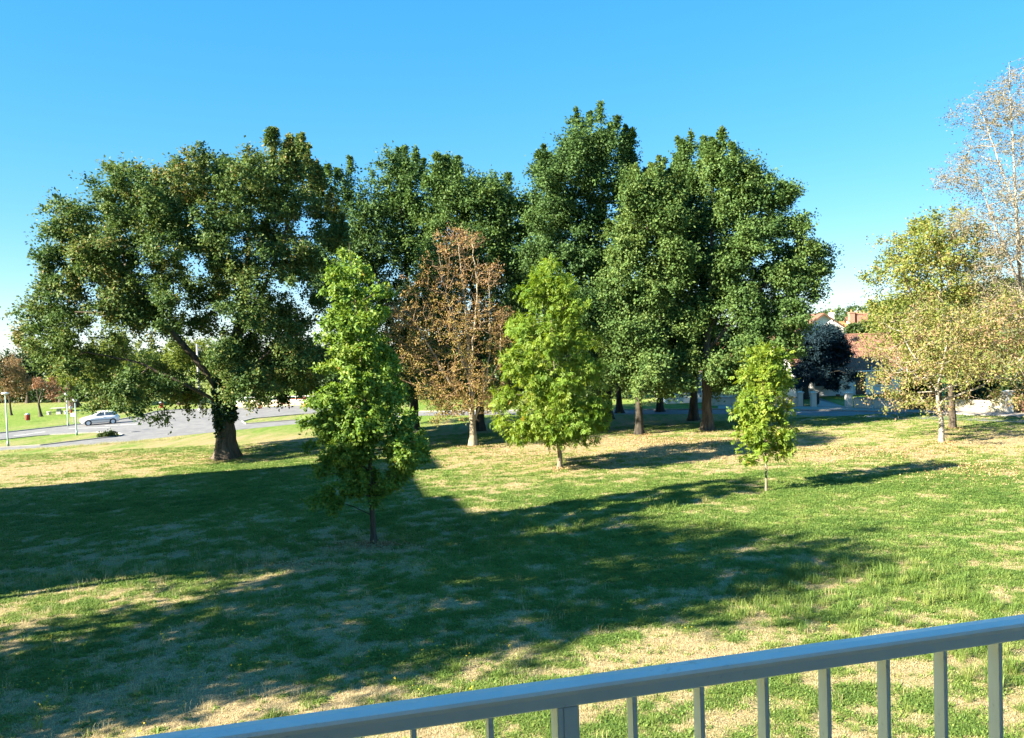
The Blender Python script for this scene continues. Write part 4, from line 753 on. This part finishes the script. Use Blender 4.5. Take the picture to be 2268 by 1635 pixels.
# white hatchback
def car():
    a, b = gnd(176, 941.8), gnd(235, 936.8); d = b-a; rz = math.atan2(d[1], d[0]); p = gnd(178, 943.5); root = empty('parked_car', (p[0], p[1], float(gz(p[0]))+.006), rz); tag(root, 'small white hatchback parked on the road beyond the grass island', 'car')
    white = plain('car_white', (.85, .85, .84), .4, 0, .02, 3, spec=.25); dark = plain('car_trim', (.02, .02, .022), .6); glass = plain('car_glass', (.10, .13, .16), .05, 0, .1, 2, spec=.9)
    L = 3.85; st = [(0.0, .42, .62, .55), (.08, .25, .70, .62), (.35, .2, .82, .76), (.95, .2, .95, .80), (1.15, .2, 1.0, .81), (1.8, .2, 1.0, .82), (2.9, .2, 1.0, .82), (3.45, .22, .98, .80), (3.72, .28, .93, .76), (3.82, .4, .85, .68)]
    V, F = [], []
    for x, zb, zt, hw in st:
        zm = (zb+zt)/2; V += [(x, -hw*.86, zb), (x, -hw, zb+.12), (x, -hw*1.02, zm+.05), (x, -hw*.93, zt), (x, 0, zt+.03), (x, hw*.93, zt), (x, hw*1.02, zm+.05), (x, hw, zb+.12), (x, hw*.86, zb)]
    n = 9; F = [(i*n+k, i*n+(k+1) % n, (i+1)*n+(k+1) % n, (i+1)*n+k) for i in range(len(st)-1) for k in range(n)] + [tuple(range(n)), tuple((len(st)-1)*n+k for k in range(n))]
    MB().add(V, F).build('body', white, root, True, .02)
    cab = [(1.0, .97, .72), (1.75, 1.40, .56), (2.3, 1.46, .58), (2.95, 1.43, .57), (3.55, 1.22, .60), (3.68, .96, .68)]
    low = [(1.0, .95, .74), (1.75, .97, .76), (2.3, .97, .76), (2.95, .97, .76), (3.55, .95, .74), (3.7, .94, .70)]
    V = []
    for (x, zt, hw), (_, zl, hl) in zip(cab, low): V += [(x, -hl, zl), (x, -hw, zt), (x, 0, zt+.03), (x, hw, zt), (x, hl, zl)]
    n = 5; F = [(i*n+k, i*n+k+1, (i+1)*n+k+1, (i+1)*n+k) for i in range(5) for k in range(4)] + [tuple(range(5)), tuple(25+k for k in range(5))]
    MB().add(V, F).build('cabin', white, root, True)
    for s in (-1, 1):
        y = lambda z: s*(.775-.19*(z-.97)/.45+.012)
        for nm_, pl in (('side_window', [(1.35, 1.0), (1.82, 1.34), (2.32, 1.38), (2.32, 1.0)]), ('side_window', [(2.40, 1.0), (2.40, 1.38), (2.9, 1.36), (3.35, 1.2), (3.4, 1.02)])):
            MB().add([(x, y(z), z) for x, z in pl]+[(x, y(z)-s*.02, z) for x, z in pl], [tuple(range(len(pl))), tuple(range(2*len(pl)-1, len(pl)-1, -1))]+[(k, (k+1) % len(pl), len(pl)+(k+1) % len(pl), len(pl)+k) for k in range(len(pl))]).build(nm_, glass, root)
        MB().box(1.0, 3.0, s*.845-.01, s*.845+.01, .52, .56).build('side_moulding', dark, root)
        MB().box(1.45, 1.58, s*.86-.07, s*.86+.07, .98, 1.1).build('mirror', white, root, bevel=.03)
        MB().box(.03, .30, s*.5-.14, s*.5+.14, .60, .74).build('headlight', M['opal'], root, bevel=.04)
        MB().box(3.74, 3.83, s*.62-.08, s*.62+.08, .62, .86).build('tail_light', M['red'], root, bevel=.02)
        MB().box(2.18, 2.33, s*.835-.02, s*.835+.02, .84, .88).build('door_handle', white, root)
        for x in (.72, 3.12):
            w = MB().tube([(x, s*.62, .29), (x, s*.64, .29), (x, s*.80, .29), (x, s*.825, .29)], [.26, .29, .29, .26], 20).build('wheel', dark, root, True)
            MB().tube([(x, s*.80, .29), (x, s*.838, .29), (x, s*.842, .29)], [.2, .2, .05], 14).build('rim', M['opal'], w, False)
            MB().tube([(x, s*.5, .30), (x, s*.83, .30)], .335, 20).build('wheel_arch', dark, root)
    V = [(1.06, -.66, 1.0), (1.70, -.5, 1.385), (1.70, .5, 1.385), (1.06, .66, 1.0)]; MB().add([(x-.02, y, z+.02) for x, y, z in V]+[(x, y, z) for x, y, z in V], [(0, 1, 2, 3), (7, 6, 5, 4), (0, 4, 5, 1), (1, 5, 6, 2), (2, 6, 7, 3), (3, 7, 4, 0)]).build('windscreen', glass, root)
    MB().box(-.02, .1, -.5, .5, .3, .42).build('bumper', dark, root, bevel=.03); MB().box(-.03, .0, -.25, .25, .43, .53).build('number_plate', M['white_paint'], root)
car()

# parking area wall, rails and red markers
a, b = gnd(520, 902.2), gnd(700, 896); d = b-a; L = float(np.hypot(d[0], d[1])); root = empty('parking_wall', (a[0], a[1], float(gz(a[0]))), math.atan2(d[1], d[0])); tag(root, 'low cream wall with white rail behind the parking area', 'wall')
MB().box(0, L, 0, .25, -.2, .75).build('panel', M['cream'], root); MB().box(-.02, L+.02, -.04, .29, .75, .82).build('coping', M['render'], root)
for k in range(9): MB().tube([(L*k/8, .12, .8), (L*k/8, .12, 1.25)], .03, 6).build('post', M['white_paint'], root)
MB().tube([(0, .12, 1.25), (L, .12, 1.25)], .045, 8).build('rail', M['white_paint'], root)
def marker(label, base):
    p = gnd(*base); root = empty('red_hydrant', (p[0], p[1], float(gz(p[0])))); tag(root, label, 'hydrant', 'red and white hydrants')
    MB().tube([(0, 0, -.05), (0, 0, .12), (0, 0, .15), (0, 0, .8), (0, 0, .95)], [.28, .28, .2, .2, .22], 12).build('body', M['orange'], root, True); MB().tube([(0, 0, .95), (0, 0, 1.15), (0, 0, 1.3)], [.22, .25, .1], 12).build('cap', M['red'], root, True)
    MB().tube([(0, 0, .55), (0, 0, .75)], .215, 12).build('band', M['white_paint'], root); MB().tube([(-.3, 0, .6), (.3, 0, .6)], .08, 8).build('outlet', M['red'], root)
marker('red and white hydrant beside the bright pointed tree', (675, 902)); marker('red-topped hydrant beside the oak trunk in front of the cream wall', (576, 905))
def hoop(label, base):
    p = gnd(*base); root = empty('hoop_barrier', (p[0], p[1], float(gz(p[0]))), R_(8)); tag(root, label, 'barrier', 'hoop barriers')
    MB().tube([(-.75, 0, -.1), (-.75, 0, .95), (-.65, 0, 1.05), (.65, 0, 1.05), (.75, 0, .95), (.75, 0, -.1)], .035, 8).build('hoop', M['orange'], root, True); MB().tube([(-.75, 0, .5), (.75, 0, .5)], .025, 8).build('crossbar', M['orange'], root)
hoop('thin hoop barrier left of the red and white hydrant', (655, 902.5)); hoop('thin hoop barrier in front of the cream wall, farther left', (628, 903))
M['manhole'] = plain('manhole_iron', (.05, .05, .052), .6, .3, .2, 30)
q = gnd(301, 956.5); o = MB().tube([(0, 0, -.05), (0, 0, .012)], .42, 20).build('manhole_cover', M['manhole']); o.location = (q[0], q[1], float(gz(q[0]))+.004); tag(o, 'dark manhole cover in the middle of the junction', 'manhole cover')

# ------------------------------------------------------------------ buildings and trees out of frame on the left that cast the shade
def off_block(name, label, cx, cy, az, wid, dep, h, tower):
    root = empty(name, (cx, cy, float(gz(cx))), az); tag(root, label, 'building')
    MB().box(-dep, 0, -wid/2, wid/2, -.5, h).build('wall', M['render'], root); MB().box(-dep-.3, .3, -wid/2-.3, wid/2+.3, h, h+.25).build('roof', M['concrete'], root)
    for (y0, y1, hh) in tower: MB().box(-5, .1, y0, y1, h+.25, h+hh).build('stair_head', M['render'], root)
    for fl in range(5):
        for k in range(7):
            y = -wid/2+1.8+k*(wid-3.6)/6; z = 1.0+fl*2.9
            if z+1.4 < h: wdw = MB().box(-.02, .03, y-.6, y+.6, z, z+1.4).build('window', M['white_paint'], root); MB().box(.025, .04, y-.52, y+.52, z+.08, z+1.32).build('pane', M['glass'], wdw)
off_block('apartment_block', 'neighbouring flat-roofed apartment block left of the view', -30.9, 28.0, R_(13), 20.5, 30, 15.6, [(4.6, 10.2, 1.35), (-8.5, -4.0, 1.0)])
tree('garden_tree', 'tall garden tree left of the view, shading the near lawn', (-19.8, 12.6, 0), [[(0,0,0),(0,5,0),(.2,10,0),(0,18,0)]], .3, [(0,16.2,1.4),(-.5,15,2.4),(1,14,3.5),(-1,12.5,3.8),(0,10.5,4.0),(1.5,8,3.2),(-1.5,7.5,3.4),(0,5.5,3)], M['oak'], M['bark'], tips=620, per=44, blob=.85, leaf=(.3, .2), seed=101, world=True, depth=1.0, minr=.03)
tree('garden_tree', 'broad garden tree left of the view, nearer the apartment block', (-23.5, 20.0, 0), [[(0,0,0),(0,5,0),(.2,9,0),(0,14,0)]], .3, [(0,13.6,1.2),(.3,12.8,1.8),(-.5,11.8,2.3),(.8,10.8,2.6),(-.5,9.6,2.2)], M['oak'], M['bark'], tips=420, per=44, blob=.85, leaf=(.3, .2), seed=102, world=True, depth=1.0, minr=.03)
tree('garden_tree', 'slim garden tree left of the view, between the tall and the broad one', (-21.3, 16.3, 0), [[(0,0,0),(0,5,0),(.2,9,0),(0,15.5,0)]], .25, [(0,15.6,1.2),(.3,14.2,2.0),(-.5,12.6,2.4),(.6,11,2.4),(-.4,9.6,2.0)], M['oak'], M['bark'], tips=330, per=44, blob=.85, leaf=(.3, .2), seed=105, world=True, depth=1.0, minr=.03)
tree('garden_tree', 'low garden tree left of the view, in front of the others', (-27.5, 11.2, 0), [[(0,0,0),(0,3,0),(.2,6,0),(0,9,0)]], .25, [(0,9,1.5),(1,7.5,2.6),(-1,6.5,3),(0.5,5,3.2),(-1,4,2.5)], M['oak'], M['bark'], tips=300, per=34, blob=.85, leaf=(.3, .2), seed=104, world=True, depth=1.0, minr=.03)
tree('garden_tree', 'roadside tree left of the view, shading the road edge', (-72, 56, 0), [[(0,0,0),(0,4,0),(0,10,0)]], .3, [(0,10,2),(1,8,2.6),(-1,7,2.6),(0,5.5,2.5)], M['oak'], M['bark'], tips=200, per=40, blob=.9, leaf=(.34, .22), seed=103, world=True, depth=1.0, minr=.04)

# ------------------------------------------------------------------ grass, weeds and fallen leaves
def grass():
    rs = np.random.RandomState(21)
    m, n, l, b = nm('grass_blade')
    at = n.new('ShaderNodeAttribute'); at.attribute_type = 'INSTANCER'; at.attribute_name = 'tint'
    c = ramp(n, l, at.outputs['Fac'], [(0, (.085, .165, .032)), (.3, (.165, .26, .052)), (.6, (.27, .33, .082)), (.8, (.39, .37, .14)), (1, (.55, .47, .27))])
    l.new(c, b.inputs['Base Color']); b.inputs['Roughness'].default_value = .6; b.inputs['Specular IOR Level'].default_value = .25
    tr = n.new('ShaderNodeBsdfTranslucent'); l.new(c, tr.inputs['Color']); mx = n.new('ShaderNodeMixShader'); mx.inputs[0].default_value = .42
    l.new(b.outputs[0], mx.inputs[1]); l.new(tr.outputs[0], mx.inputs[2]); l.new(mx.outputs[0], n['Material Output'].inputs['Surface'])
    yel = plain('yellow_petal', (.7, .5, .03), .7)
    col = bpy.data.collections.new('grass_pieces')
    def tuft(name, nb, h, w, spread, lean, seed, flower=0):
        r = np.random.RandomState(seed); V, F = [], []
        for k in range(nb):
            a = r.rand()*6.283; p = np.array([math.cos(a), math.sin(a), 0])*spread*r.rand()**.6; d = r.rand()*6.283 if r.rand() < .4 else a
            hh = h*r.uniform(.5, 1.15); ln = lean*hh*r.uniform(.3, 1.2); D = np.array([math.cos(d), math.sin(d), 0]); s = np.array([-D[1], D[0], 0])*w*r.uniform(.7, 1.3)/2; z = np.array([0, 0, 1.])
            q0, q1, q2 = p, p+D*ln*.35+z*hh*.62, p+D*ln+z*hh*(.95-.25*lean)
            i = len(V); V += [q0-s, q0+s, q1-s*.8, q1+s*.8, q2]; F += [(i, i+1, i+3, i+2), (i+2, i+3, i+4)]
        me = bpy.data.meshes.new(name); me.from_pydata(V, [], F); me.materials.append(m)
        if flower:
            me.materials.append(yel); bm = bmesh.new(); bm.from_mesh(me)
            for k in range(flower):
                tip = V[5*k+4]; mt = Matrix.Translation(Vector(tip)); g = bmesh.ops.create_icosphere(bm, subdivisions=1, radius=.013, matrix=mt)
                for f in {f for v in g['verts'] for f in v.link_faces}: f.material_index = 1
            bm.to_mesh(me); bm.free()
        o = bpy.data.objects.new(name, me); col.objects.link(o)
    tuft('a_turf', 16, .055, .012, .10, 1.1, 1); tuft('b_turf', 18, .075, .012, .12, 1.3, 2); tuft('c_weed', 14, .06, .028, .11, 1.3, 3)
    tuft('d_long', 34, .36, .013, .13, .9, 4); tuft('e_straw', 9, .22, .006, .10, .5, 5); tuft('f_far', 14, .055, .028, .20, 1.3, 6); tuft('g_flower', 6, .26, .007, .07, .4, 7, 4)
    X, Yy, K, SC, TI = [], [], [], [], []
    def put(n, y0, y1, kinds, dens, smin, smax, tl, th, dk=.9, wid=.70):
        y = np.sqrt(rs.rand(n)*(y1*y1-y0*y0)+y0*y0); x = (rs.rand(n)*2-1)*(wid*y+1.5)
        d = dryness(x, y); ok = rs.rand(n) < dens(d, x, y); x, y, d = x[ok], y[ok], d[ok]; k = len(x)
        X.append(x); Yy.append(y); K.append(rs.choice(kinds, k)); SC.append(rs.uniform(smin, smax, k)); TI.append(np.clip(tl+.06+(th-tl)*(.5*rs.rand(k)+.5*fbm(x*.5+9, y*.5, 2)) + dk*(d-.55), 0, 1))
    sg = lambda a, s: (lambda d, x, y: 1/(1+np.exp((d-a)/s)))
    put(60000, 12.5, 24, [0, 1, 0, 2], sg(.585, .035), .7, 1.5, .05, .55)
    put(46000, 24, 40, [0, 1, 5], sg(.60, .04), .9, 1.7, .05, .55)
    put(42000, 40, 62, [5, 5, 1], sg(.64, .05), 1.0, 1.7, .1, .6)
    dr = lambda a: (lambda d, x, y: 1/(1+np.exp((a-d)/.03)))
    put(26000, 12.5, 26, [0, 1], dr(.575), .5, 1.0, .72, 1.0, .3)
    put(34000, 26, 60, [5, 1], dr(.60), .6, 1.1, .70, 1.0, .3)
    put(1500, 12.5, 24, [2], lambda d, x, y: np.full_like(x, .8), .7, 1.5, .05, .45, .3)
    put(2600, 12.5, 30, [4], lambda d, x, y: (1/(1+np.exp((.5-d)/.05)))*np.where(x < 2, .8, .25), .6, 1.4, .75, 1.0, .3)
    put(9000, 13, 60, [4], lambda d, x, y: (1/(1+np.exp((.56-d)/.03)))*.5, .3, .6, .7, 1.0, .3)
    put(150, 12.5, 20, [6], lambda d, x, y: np.where(x < 1, .8, .15), .7, 1.3, .2, .6, .3)
    # long tussocks, thick on the right where the mower misses
    tz = [(gnd(u, v), r, n) for (u, v, r, n) in [(1700, 1310, 1.3, 50), (1770, 1275, .6, 26), (1880, 1260, .8, 14), (1650, 1340, .9, 24), (1960, 1300, 1.2, 26), (2140, 1330, 1.5, 30), (2200, 1480, 1.2, 26), (1250, 1180, 1.6, 24), (1150, 1160, 1.0, 18), (1560, 1165, 1.4, 14), (1760, 1380, 1.4, 20), (1900, 1370, 1.2, 18), (2080, 1270, 1.5, 18), (2150, 1420, .8, 16), (1480, 1120, 1.5, 10)]]
    for p, r, n_ in tz:
        X.append(p[0]+rs.randn(n_)*r*.5); Yy.append(p[1]+rs.randn(n_)*r*.6); K.append(np.full(n_, 3)); SC.append(rs.uniform(.55, 1.15, n_)); TI.append(np.clip(rs.normal(.35, .16, n_), 0, .8))
    put(420, 13, 30, [3], lambda d, x, y: np.where(x > 2, .7, .25), .4, .85, .15, .6, .2)
    for (u0, v0, u1, v1, n_, s0, s1) in [(0, 1296, 620, 1243, 260, .7, 1.5), (640, 1222, 1000, 1240, 60, .5, 1.0), (0, 1003, 400, 972, 420, .9, 1.7), (1000, 1135, 1060, 1155, 20, .8, 1.4)]:
        t = rs.rand(n_); P = np.array([gnd(u0+(u1-u0)*q, v0+(v1-v0)*q) for q in t]); X.append(P[:, 0]+rs.randn(n_)*.3); Yy.append(P[:, 1]+rs.randn(n_)*.35); K.append(np.full(n_, 4)); SC.append(rs.uniform(s0, s1, n_)); TI.append(rs.uniform(.65, 1, n_))
    x, y, k, sc, ti = (np.concatenate(q) for q in (X, Yy, K, SC, TI)); N = len(x)
    V = np.stack([x, y, ground_z(x, y)-.004], -1).astype(np.float32)
    me = bpy.data.meshes.new('grass'); me.vertices.add(N); me.vertices.foreach_set('co', V.ravel())
    for an, av, ty in (('tint', ti, 'FLOAT'), ('scl', sc, 'FLOAT'), ('kind', k.astype(np.int32), 'INT'), ('rot', rs.rand(N)*6.283, 'FLOAT')):
        a = me.attributes.new(an, ty, 'POINT'); a.data.foreach_set('value', np.asarray(av, np.int32 if ty == 'INT' else np.float32))
    o = link(bpy.data.objects.new('grass', me)); tag(o, 'rough patchy lawn grass with weeds and dry straw stalks', 'grass', kind='stuff')
    ng = bpy.data.node_groups.new('grass', 'GeometryNodeTree')
    ng.interface.new_socket('Geometry', in_out='INPUT', socket_type='NodeSocketGeometry'); ng.interface.new_socket('Geometry', in_out='OUTPUT', socket_type='NodeSocketGeometry')
    N_ = ng.nodes; gi = N_.new('NodeGroupInput'); go = N_.new('NodeGroupOutput'); ip = N_.new('GeometryNodeInstanceOnPoints'); ci = N_.new('GeometryNodeCollectionInfo')
    ci.inputs['Collection'].default_value = col; ci.inputs['Separate Children'].default_value = True; ci.inputs['Reset Children'].default_value = True
    def na(nm_, t): q = N_.new('GeometryNodeInputNamedAttribute'); q.data_type = t; q.inputs['Name'].default_value = nm_; return q.outputs['Attribute']
    cx = N_.new('ShaderNodeCombineXYZ'); lk = ng.links.new
    lk(gi.outputs[0], ip.inputs['Points']); lk(ci.outputs[0], ip.inputs['Instance']); ip.inputs['Pick Instance'].default_value = True
    lk(na('kind', 'INT'), ip.inputs['Instance Index']); lk(na('rot', 'FLOAT'), cx.inputs[2]); lk(cx.outputs[0], ip.inputs['Rotation']); lk(na('scl', 'FLOAT'), ip.inputs['Scale']); lk(ip.outputs[0], go.inputs[0])
    o.modifiers.new('grass', 'NODES').node_group = ng
grass()
def litter():
    rs = np.random.RandomState(4); P = []
    for (u, v, su, sv, n) in [(1250, 1010, 420, 22, 2600), (1900, 1000, 300, 26, 3600), (1500, 985, 220, 14, 1500), (2150, 1040, 160, 30, 1500), (500, 1018, 60, 7, 500), (828, 1205, 90, 10, 420), (620, 1250, 130, 12, 260), (250, 1010, 220, 12, 1200), (1050, 990, 60, 7, 500), (1334, 956, 30, 5, 250), (1417, 965, 30, 5, 250), (1567, 955, 30, 5, 250), (1240, 1040, 25, 5, 160), (2085, 982, 40, 6, 300), (2110, 950, 40, 6, 300), (1480, 975, 180, 9, 1500)]:
        for k in range(n):
            q = gnd(u+rs.randn()*su*.6, v+abs(rs.randn())*sv*.7 - sv*.4)
            if 12 < q[1] < 62: P.append(q)
    P = np.array(P); P[:, 2] = ground_z(P[:, 0], P[:, 1]) + .02 + .03*rs.rand(len(P))
    V, F, t = leaf_quads(rs, P, np.tile([0, 0, .2], (len(P), 1)), .085, .06, 1, .02, .3, 0, 1.6)
    m = leafmat('dead_leaf', [(0, (.20, .11, .05)), (.5, (.36, .25, .12)), (1, (.5, .38, .2))], .15, .8, .1)
    o = link(bpy.data.objects.new('fallen_leaves', mesh_np('fallen_leaves', V, F, m, {'tint': t}))); tag(o, 'dry fallen leaves scattered over the lawn', 'leaves', kind='stuff')
litter()

# ------------------------------------------------------------------ balcony and railing in front of the camera
def balcony():
    alu = None; m, n, l, b = nm('anodised_aluminium'); f = noise(n, l, 40, 5, .7, stretch=(.15, 1, 1)); g = noise(n, l, 9, 4)
    l.new(ramp(n, l, g, [(.3, (.74, .75, .75)), (.7, (.82, .83, .82))]), b.inputs['Base Color']); b.inputs['Metallic'].default_value = .3
    b.inputs['Roughness'].default_value = .38; alu = m
    gr = noise(n, l, 5, 8, .75, stretch=(.5, 3, 3)); sp_ = noise(n, l, 90, 2, .5); gm_ = mixf(n, l, gr, mixf(n, l, sp_, .45, op='MULTIPLY'), op='ADD')
    cb = b.inputs['Base Color'].links[0].from_socket; mg = n.new('ShaderNodeMix'); mg.data_type = 'RGBA'; mr = n.new('ShaderNodeMapRange')
    l.new(gm_, mr.inputs[0]); mr.inputs[1].default_value = .82; mr.inputs[2].default_value = 1.0; mr.inputs[4].default_value = .55
    l.new(mr.outputs[0], mg.inputs[0]); l.new(cb, mg.inputs[6]); mg.inputs[7].default_value = (.22, .21, .19, 1); l.new(mg.outputs[2], b.inputs['Base Color'])
    az = math.atan2(.0242, .1003); zb = 6.45                        # underside of the handrail
    d0 = ray(1083, 1575); P0 = CAM + d0*((zb-7)/d0[2]); st = .1032*1.1
    root = empty('balcony_railing', (P0[0], P0[1], 5.45), az); tag(root, 'pale grey aluminium balcony railing with square balusters in the foreground', 'railing')
    hz = zb-5.45
    prof = [(-.023, 0), (.023, 0), (.025, .002), (.025, .018), (.0235, .023), (.018, .0265), (0, .0285), (-.018, .0265), (-.0235, .023), (-.025, .018), (-.025, .002)]
    k = len(prof); xs = [-1.6, 3.2]; hr = MB().add([(x, y, hz+z) for x in xs for y, z in prof], [(i, (i+1) % k, k+(i+1) % k, k+i) for i in range(k)]+[tuple(range(k))[::-1], tuple(range(k, 2*k))]).build('handrail', alu, root, bevel=.0)
    me = None
    for i in range(-12, 26):
        x = i*st
        if i == 1:
            MB().box(x-.004, x+.022, -.017, .017, -.02, hz-.002).build('post', alu, root, bevel=.002); MB().box(x-.013, x-.0043, -.019, .019, -.02, hz-.002).build('post_flange', alu, root, bevel=.001); continue
        if me is None: o = MB().box(-.0037, .0037, -.013, .013, .08, hz+.002).build('baluster', alu, root, bevel=.0012); me = o.data
        else: o = link(bpy.data.objects.new('baluster', me), root)
        o.location.x = x
    MB().box(-1.6, 3.2, -.018, .018, .06, .10).build('bottom_rail', alu, root, bevel=.003)
    # the building the balcony belongs to (behind and beside the camera)
    conc = plain('balcony_render', (.55, .53, .50), .9); bl = empty('balcony_building', (P0[0], P0[1], 0), az); tag(bl, 'own apartment building behind the camera with its balcony', 'building')
    MB().box(-2.3, 3.6, -1.75, .10, 5.23, 5.42).build('balcony_floor', conc, bl); MB().box(-2.3, 3.6, -1.75, .10, 8.05, 8.25).build('balcony_ceiling', conc, bl)
    MB().box(-2.3, -2.15, -1.75, .12, 5.42, 8.05).build('shade_partition', conc, bl); MB().box(-9, 9, -12, -1.751, -.5, 11.5).build('wall', conc, bl); MB().box(-9.3, 9.3, -12.3, -1.5, 11.5, 11.75).build('roof', M['concrete'], bl)  # side partition: unseen wall added to keep the sun off the railing
balcony()
print('tris', sum(sum(len(p.vertices)-2 for p in o.data.polygons) if len(o.data.polygons) < 5000 else len(o.data.polygons)*2 for o in S.objects if o.type == 'MESH'))
